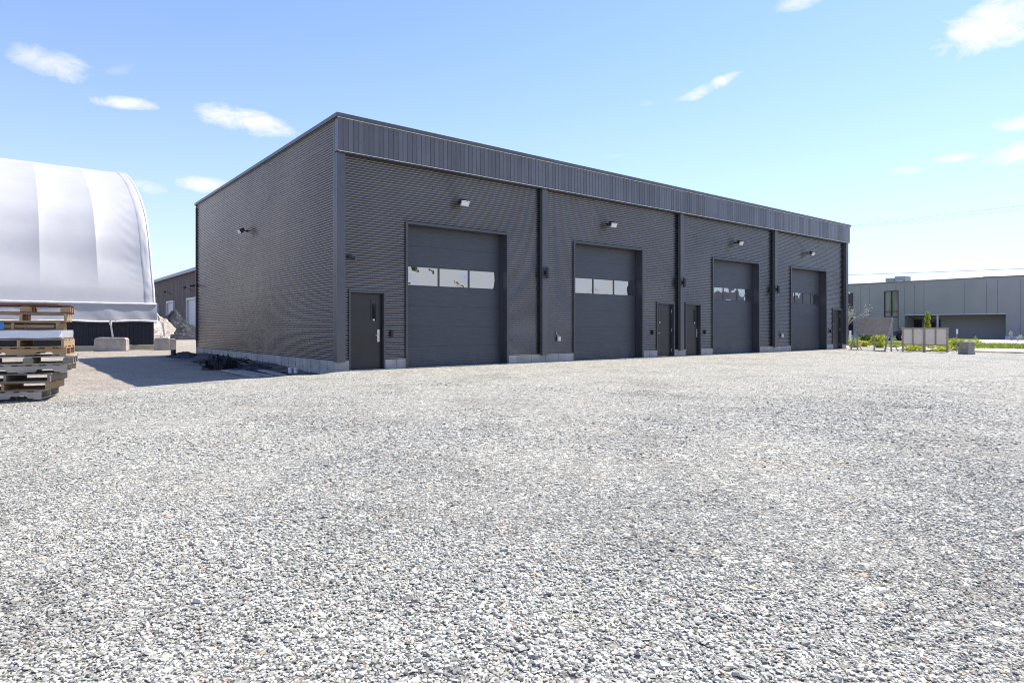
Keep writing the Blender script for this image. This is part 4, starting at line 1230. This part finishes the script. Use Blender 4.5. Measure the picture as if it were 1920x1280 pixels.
MT['palebark'] = simple('pale_bark', (.45, .42, .36), .8)
bare_tree('young_tree', gl(1590, 640, 42) + Vector((-.35, 0, 0)), 3.4, .75, 'young tree with pale sparse blossom at the far corner of the warehouse', MT['palebark'], MT['dusty'], 420, .045, 4, .1, 4)
bare_tree('sapling', gl(1903, 658, 35.2), 1.15, .8, 'small dusty sapling on the grass strip near the right edge', MT['bark'], MT['dusty'], 380, .035, 4, 0, 9)
bare_tree('sapling', gl(1829, 650, 43), .9, .6, 'tiny thin sapling behind the stacked concrete blocks', MT['bark'], MT['dusty'], 90, .03, 3, 0, 5)

# leaning wooden board on an A-frame (seen from behind)
MT['ply'] = wood('weathered_plywood', (.46, .39, .345), .75, (2, 2, 16))
MT['lumber'] = wood('weathered_lumber', (.44, .43, .42), .7, (2, 2, 6))
br_ = R(-55)
bc = gl(1640, 657, 33.6)
bd = empty('wooden_board', (bc.x, bc.y, 0), br_); tag(bd, 'weathered plywood board leaning on splayed timber legs, seen from behind', 'sign board')
bw = .89
MB().box(-bw, bw, .03, .048, .86, 1.72).build('panel', MT['ply'], bd)
fr = MB()
for zz in (.83, 1.66): fr.box(-bw, bw, -.012, .029, zz, zz + .075)
fr.box(-.045, .045, -.012, .0285, .906, 1.659)
fr.box(-bw + .04, bw - .04, -.005, .029, 1.25, 1.30)
fr.build('frame', MT['lumber'], bd)
for xx in (-bw + .02, 0.0, bw - .05):
    MB().box(xx - .035, xx + .035, -.052, -.0125, -.08, 1.75 if xx else .86).build('leg', MT['lumber'], bd)
def brace(p, q, r=.032, parent=None, name='brace'):
    p, q = Vector(p), Vector(q); d = q - p; T = Matrix.Translation(p) @ d.to_track_quat('Z', 'Y').to_matrix().to_4x4()
    MB().box(-r, r, -r * .6, r * .6, 0, d.length, 0, T).build(name, MT['lumber'], parent)
for xx in (-bw + .09, bw + .02):
    brace((xx, -.09, 1.70), (xx - .05, -.80, -.08), .036, bd)
brace((-bw - .02, -.08, .45), (-bw + .1, .40, -.08), .024, bd); brace((bw + .05, -.08, .45), (bw + .1, .45, -.08), .024, bd)
brace((-bw - .3, -.50, .02), (bw - .1, -.52, .02), .03, bd)

# white panel board on posts
wc = gl(1733, 659, 32.0)
wb = empty('panel_board', (wc.x, wc.y, 0), R(-58)); tag(wb, 'white four-panel board in a raw timber frame on low posts', 'sign board')
MT['rawwood'] = wood('raw_lumber', (.46, .36, .27), .75, (2, 2, 6))
M = Mat('white_translucent_panel'); n = M.tex('Noise', 3, Detail=4)
M.color(M.ramp(n.outputs['Fac'], [(.3, (.56, .55, .53)), (.7, (.66, .645, .62))])); M.set(Roughness=.4)
tr = M.n.new('ShaderNodeBsdfTranslucent'); tr.inputs[0].default_value = (.68, .66, .63, 1)
mx = M.n.new('ShaderNodeMixShader'); mx.inputs[0].default_value = .45
M.l.new(M.b.outputs[0], mx.inputs[1]); M.l.new(tr.outputs[0], mx.inputs[2]); M.l.new(mx.outputs[0], M.n['Material Output'].inputs[0])
MT['wpanel'] = M.m
ww = 1.08
xs4 = [-ww + .06, -.54, 0, .52, ww - .04]
for a_, b_ in zip(xs4[:-1], xs4[1:]):
    MB().box(a_ + .03, b_ - .03, .0, .012, .38, 1.15).build('panel', MT['wpanel'], wb)
for k, a_ in enumerate(xs4):
    w_ = .052 if k == 2 else .034
    if k in (1, 3): MB().box(a_ - w_, a_ + w_, -.03, .03, .37, 1.16).build('stud', MT['rawwood'], wb)
    else: MB().box(a_ - w_, a_ + w_, -.04, .03, -.10, 1.16).build('post', MT['rawwood'], wb)
MB().box(-ww, ww, -.042, .032, 1.161, 1.215).build('top_rail', MT['rawwood'], wb)
MB().box(-ww + .095, ww - .075, .031, .07, .33, .38).build('bottom_rail', MT['rawwood'], wb)

# two stacked concrete blocks
cb = gl(1812.5, 664, 29.4)
cp_ = at(1797, 664, 29.4)
for nm, x0, x1, z0, z1, lb in (('concrete_block', -.27, .28, -.04, .155, 'flat concrete base slab under the cube-shaped block by the yellow weeds'), ('concrete_block', -.225, .235, .16, .56, 'cube-shaped grey concrete block on top of the flat slab')):
    mb = MB()
    n_ = 5
    o = MB().box(x0, x1, -.22, .22, z0, z1).build(nm, MT['conc_grey'], bevel=.02, loc=(cb.x, cb.y, 0), rz=R(24)); tag(o, lb, 'concrete block')

# survey stake, white marker
sp_ = gl(1794, 661, 30.8)
e = empty('survey_stake', (sp_.x, sp_.y, 0)); tag(e, 'thin stake with a white tag at its top in front of the yellow weeds', 'stake')
MB().tube([(0, 0, -.1), (0, 0, .95)], .013, 6).build('post', MT['lumber'], e); MB().box(-.03, .055, -.008, .008, .90, 1.13).build('tag', MT['pvc'], e, bevel=.002)
sp_ = gl(1594, 650, 40); o = MB().box(-.05, .05, -.05, .05, 0, 1.0).box(-.06, .06, -.06, .06, 1.0, 1.03).build('marker_post', MT['pvc'], loc=(sp_.x, sp_.y, 0)); tag(o, 'square white marker post just beyond the far corner of the warehouse', 'post')

# small dark quad bike parked beyond the boards
qb = gl(1676, 638, 54); qb.z = .115
q = empty('quad_bike', qb, R(-20)); tag(q, 'dark quad bike parked in front of the grey building between the two boards', 'quad bike')
MT['tyre'] = simple('rubber', (.012, .012, .012), .85); MT['qbody'] = simple('dark_blue_plastic', (.015, .022, .045), .35)
for sx_ in (-.55, .55):
    for sy_ in (-.42, .42):
        w_ = MB().tube([(sx_, sy_ - .12, .32), (sx_, sy_ - .09, .32), (sx_, sy_ + .09, .32), (sx_, sy_ + .12, .32)], [.25, .32, .32, .25], 20).build('wheel', MT['tyre'], q)
        MB().tube([(sx_, sy_ - .13, .32), (sx_, sy_ + .13, .32)], .14, 14).build('rim', MT['silver'], w_)
MB().prism([(-.8, .55), (-.7, .78), (-.25, .74), (-.05, .66), (.15, .86), (.55, .92), (.85, .72), (.88, .52), (.4, .42), (-.4, .42)], 'y', -.22, .22).build('body', MT['qbody'], q, bevel=.03)
for s2 in (-.42, .42):
    MB().prism([(.18, .60), (.35, .74), (.75, .74), (.94, .58), (.94, .54), (.72, .69), (.38, .69), (.2, .55)], 'y', s2 - .16, s2 + .16).build('fender', MT['qbody'], q)
    MB().prism([(-.94, .58), (-.75, .72), (-.35, .72), (-.18, .60), (-.2, .55), (-.4, .67), (-.72, .67), (-.94, .54)], 'y', s2 - .16, s2 + .16).build('fender', MT['qbody'], q)
MB().box(-.55, .05, -.16, .16, .78, .87).build('seat', MT['black'], q, bevel=.03)
MB().tube([(.35, -.38, 1.12), (.40, -.12, 1.05), (.40, .12, 1.05), (.35, .38, 1.12)], .018, 8).tube([(.40, 0, 1.05), (.5, 0, .88)], .03, 8).build('handlebar', MT['black'], q)
for s2 in (-.15, .15): MB().tube([(.80, s2, .80), (.90, s2, .78)], .07, 12).build('headlight', MT['lens'], q)
MB().box(-.85, -.45, -.3, .3, .90, .93).box(.5, .8, -.28, .28, .95, .98).build('rack', MT['black'], q)

# ---- grey panel building across the street: face at s = 67.8, seen side parallel to the warehouse's side wall
SB = 67.8
gb = empty('grey_building', loc2w(SB, 0, 0), ANG); tag(gb, 'flat-roofed grey panel building with tall window and recessed porch across the street', 'building')
def hit(x, y_, S=SB):
    """where the ray of a photo point meets the plane s = S: returns (t, z)"""
    u_ = (x - 960) / F
    # s = (uY-Cx)*D0 + (Y-Cy)*D1
    Yd = (S + C0[0] * D[0] + C0[1] * D[1]) / (u_ * D[0] + D[1])
    xw = u_ * Yd; t_ = -((xw - C0[0]) * N[0] + (Yd - C0[1]) * N[1])
    return t_, H - (y_ - HY) / F * Yd
M = Mat('grey_wall_panel'); n = M.tex('Noise', .5, Detail=5); n2 = M.tex('Noise', 20, Detail=3)
w = M.tex('Wave', 6); w.wave_type = 'BANDS'; w.bands_direction = 'Y'
M.color(M.ramp(n.outputs['Fac'], [(.3, (.275, .27, .275)), (.7, (.315, .308, .31))])); M.bump(w.outputs['Fac'], .15, .01); M.set(Roughness=.5)
MT['gpanel'] = M.m
MT['gjoint'] = simple('panel_joint', (.15, .15, .165), .6); MT['gtrim'] = simple('pale_grey_trim', (.52, .53, .55), .5)
HT = hit(1920, 518)[1]
tR = -40.0; tL = 24.0
rec_r = hit(1886, 600)[0]; rec_l = hit(1697, 600)[0]; rz_ = hit(1800, 590)[1]
win = [(hit(1685, 0)[0], hit(1657.5, 0)[0], .15, hit(1670, 545)[1]), (hit(1600, 0)[0], hit(1588, 0)[0], hit(1595, 583)[1], hit(1595, 549)[1]), (hit(1600, 0)[0], hit(1588, 0)[0], .3, hit(1595, 595)[1])]
# wall as vertical slabs around openings (thickness .3)
wm = MB()
def slab(t0, t1, z0, z1): wm.box(0, .3, t0, t1, z0, z1)
w0, w1 = win[0], win[1]
slab(tR, rec_r, 0, HT); slab(rec_r, rec_l, rz_, HT); slab(rec_l, w0[0], 0, HT); slab(w0[0], w0[1], w0[3], HT); slab(w0[1], w1[0], 0, HT)
slab(w1[0], w1[1], win[2][3], w1[2]); slab(w1[0], w1[1], w1[3], HT); slab(w1[0], w1[1], 0, .3); slab(w1[1], tL, 0, HT)
wm.box(.3, 30, tR, tR + .3, 0, HT); wm.box(.3, 30, tL - .3, tL, 0, HT); wm.box(29.7, 30, tR + .3, tL - .3, 0, HT)
for xj in (1614, 1630, 1663, 1680, 1696.5, 1715, 1732.5, 1808, 1850, 1870.5, 1914):
    tj = hit(xj, 0)[0]
    zb = .2 if not (rec_r < tj < rec_l) and not (w0[0] < tj < w0[1]) else (rz_ + .02 if rec_r < tj < rec_l else w0[3] + .05)
    wm.box(-.004, .0, tj - .022, tj + .022, zb, HT - .25, 1)
wm.box(.15, .3, rec_r - .01, rec_r, 0, .1)
k = -12
for tj in (-2, -6, -10, -14, -22, -26): wm.box(-.004, 0, tj - 14.02, tj - 13.98, .2, HT - .25, 1)
wm.build('wall', [MT['gpanel'], MT['gjoint']], gb)
MB().box(-.05, .35, tR - .05, tL + .05, HT, HT + .12).build('parapet_cap', MT['gjoint'], gb)
MB().box(.3, 29.7, tR + .3, tL - .3, HT - .4, HT - .3).build('roof', MT['roof'], gb)
# recess
rc = MB(); rc.box(2.5, 2.7, rec_r, rec_l, 0, rz_); rc.box(.3, 2.5, rec_r - .2, rec_r, 0, rz_); rc.box(.3, 2.5, rec_l, rec_l + .2, 0, rz_); rc.box(.3, 2.7, rec_r - .2, rec_l + .2, rz_, rz_ + .2)
rc.build('porch_recess', MT['gpanel'], gb)
MB().box(-.02, .0, rec_r, rec_l, rz_ - .0, rz_ + .09).build('porch_trim', MT['gtrim'], gb)
tp_ = hit(1757.5, 0)[0]; MB().box(.05, .20, tp_ - .075, tp_ + .075, .1, rz_ - .001).build('porch_post', MT['gtrim'], gb)
for (xa, xb) in ((1698.5, 1711), (1730, 1746)):
    ta, tb = hit(xb, 0)[0], hit(xa, 0)[0]
    d_ = MB().box(2.44, 2.495, ta, tb, .12, rz_ - .45).build('porch_door', MT['glass2'], gb)
    MB().box(2.40, 2.439, ta - .06, ta, .12, rz_ - .4).box(2.40, 2.439, tb, tb + .06, .12, rz_ - .4).box(2.40, 2.439, ta, tb, rz_ - .46, rz_ - .4).box(2.40, 2.439, (ta + tb) / 2 - .03, (ta + tb) / 2 + .03, .12, rz_ - .46).build('frame', MT['black'], d_)
M = Mat('tinted_glass'); n = M.tex('Noise', .9, Detail=4, sc3=(1, 1, .3)); M.color(M.ramp(n.outputs['Fac'], [(.35, (.10, .10, .085)), (.65, (.26, .26, .22))])); M.set(Roughness=.15, Specular_IOR_Level=.6); MT['tint'] = M.m
for k, (ta, tb, za, zb) in enumerate(win):
    fo = MB()
    fw_ = .07
    fo.box(.02, .12, ta, ta + fw_, za, zb).box(.02, .12, tb - fw_, tb, za, zb).box(.02, .12, ta + fw_, tb - fw_, zb - fw_, zb).box(.02, .12, ta + fw_, tb - fw_, za, za + fw_)
    if k == 0:
        fo.box(.02, .12, (ta + tb) / 2 - .04, (ta + tb) / 2 + .04, za + fw_, zb - fw_)
        for yy in (584, 594): zz = hit(1670, yy)[1]; fo.box(.015, .125, ta + fw_, tb - fw_, zz - .03, zz + .03)
    wo_ = fo.build('window', MT['black'], gb)
    MB().box(.14, .16, ta, tb, za, zb).build('window_pane', MT['tint'] if k == 0 else MT['glass2'], wo_)
MB().box(-.25, 0, tR, rec_r, .1, .42).box(-.25, 0, rec_l, tL, .1, .42).build('plinth', MT['gtrim'], gb)
hq = hit(1676, 520); hv = empty('rooftop_unit', loc2w(SB + 3.0, hq[0] + 1.0, HT - .3), ANG); tag(hv, 'large grey air handling unit on the roof of the grey building', 'rooftop unit')
MT['hvac'] = simple('hvac_casing', (.42, .40, .39), .5, .1)
MB().box(0, 1.6, -1.0, .05, .12, 1.20).build('casing', MT['hvac'], hv, bevel=.02); MB().box(0, 1.6, .07, 1.0, .12, 1.05).build('intake_section', MT['hvac'], hv, bevel=.02)
MB().box(-.45, -.001, -.85, -.30, .3, .75).build('hood', MT['gtrim'], hv); MB().box(0, 1.6, -1.0, 1.0, 0, .11).build('curb', MT['gjoint'], hv)
hq = hit(1842, 519); o = MB().box(0, 1.2, -.45, .45, 0, .55).box(-.05, 1.25, -.5, .5, .55, .60).build('roof_vent', MT['hvac'], loc=loc2w(SB + 2.0, hq[0], HT - .3), rz=ANG); tag(o, 'small low roof vent near the right end of the grey roof', 'roof vent')

# power lines along the street (poles out of frame)
MT['wire'] = simple('weathered_cable', (.10, .10, .11), .6)
def wire(S, ta, za, tb, zb, sag, r, lb):
    pts = []
    for i in range(41):
        f_ = i / 40; pts.append(loc2w(S, ta + (tb - ta) * f_, za + (zb - za) * f_ - sag * 4 * f_ * (1 - f_)))
    o = MB().tube(pts, r, 5).build('power_line', MT['wire']); tag(o, lb, 'power line', 'power lines over the street')
def wz(x, y_, S):
    return hit(x, y_, S)
for S, ya, yb, r, lb in ((50, 421, 384, .007, 'highest thin overhead wire right of the warehouse'), (50.5, 424, 391, .006, 'second highest overhead wire, just under the topmost'),
                         (51, 513, 502, .016, 'lower dark cable crossing above the rooftop unit'), (51.2, 530, 517, .016, 'lowest dark cable skimming the roofline of the grey building')):
    t1, z1 = hit(1600, ya, S); t2, z2 = hit(1915, yb, S)
    sl = (z2 - z1) / (t2 - t1)
    wire(S, t2 - 25, z2 - sl * 25 + .35, t1 + 14, z1 + sl * 14 + .0, .25, r, lb)

# stick at the right edge and a few bigger stones
q_ = gpt(1921, 1006, 0)
o = MB().tube([(-.085, -.02, .03), (-.07, -.015, .033), (.10, .06, .045), (.32, .13, .03)], [.006, .013, .015, .012], 7).build('stick', simple('peeled_stick', (.62, .55, .42), .7), loc=(q_[0], q_[1], float(gz(*q_)))); tag(o, 'pale peeled stick lying on the gravel at the right edge', 'stick')

# unseen trees added behind the viewpoint to put dark shapes in the pane reflections
for k in range(12):
    a_ = R(-8 - k * 8.5 + random.uniform(-3, 3)); d_ = random.uniform(70, 95)
    e = empty('reflection_tree', (math.cos(a_) * d_ + 10, math.sin(a_) * d_ - 8, 0)); tag(e, 'unseen leafy tree added behind the viewpoint for the pane reflections', 'tree', 'trees added behind the viewpoint for reflections')
    hh_ = random.uniform(6.5, 10.5)
    bl = [(random.uniform(-2, 2), random.uniform(-2, 2), random.uniform(.35, .9) * hh_, random.uniform(1, 2), random.uniform(1, 2), random.uniform(.9, 1.6)) for _ in range(10)]
    Vv, Ff = leaves(1600, blobfn(bl), .32)
    npmesh('crown', Vv, [Ff], MT['green'], e, attr=('tone', rng.uniform(0, 1, 1600)))
    MB().tube([(0, 0, -.2), (0, 0, hh_ * .8)], [.22, .06], 7).build('trunk', MT['bark'], e)
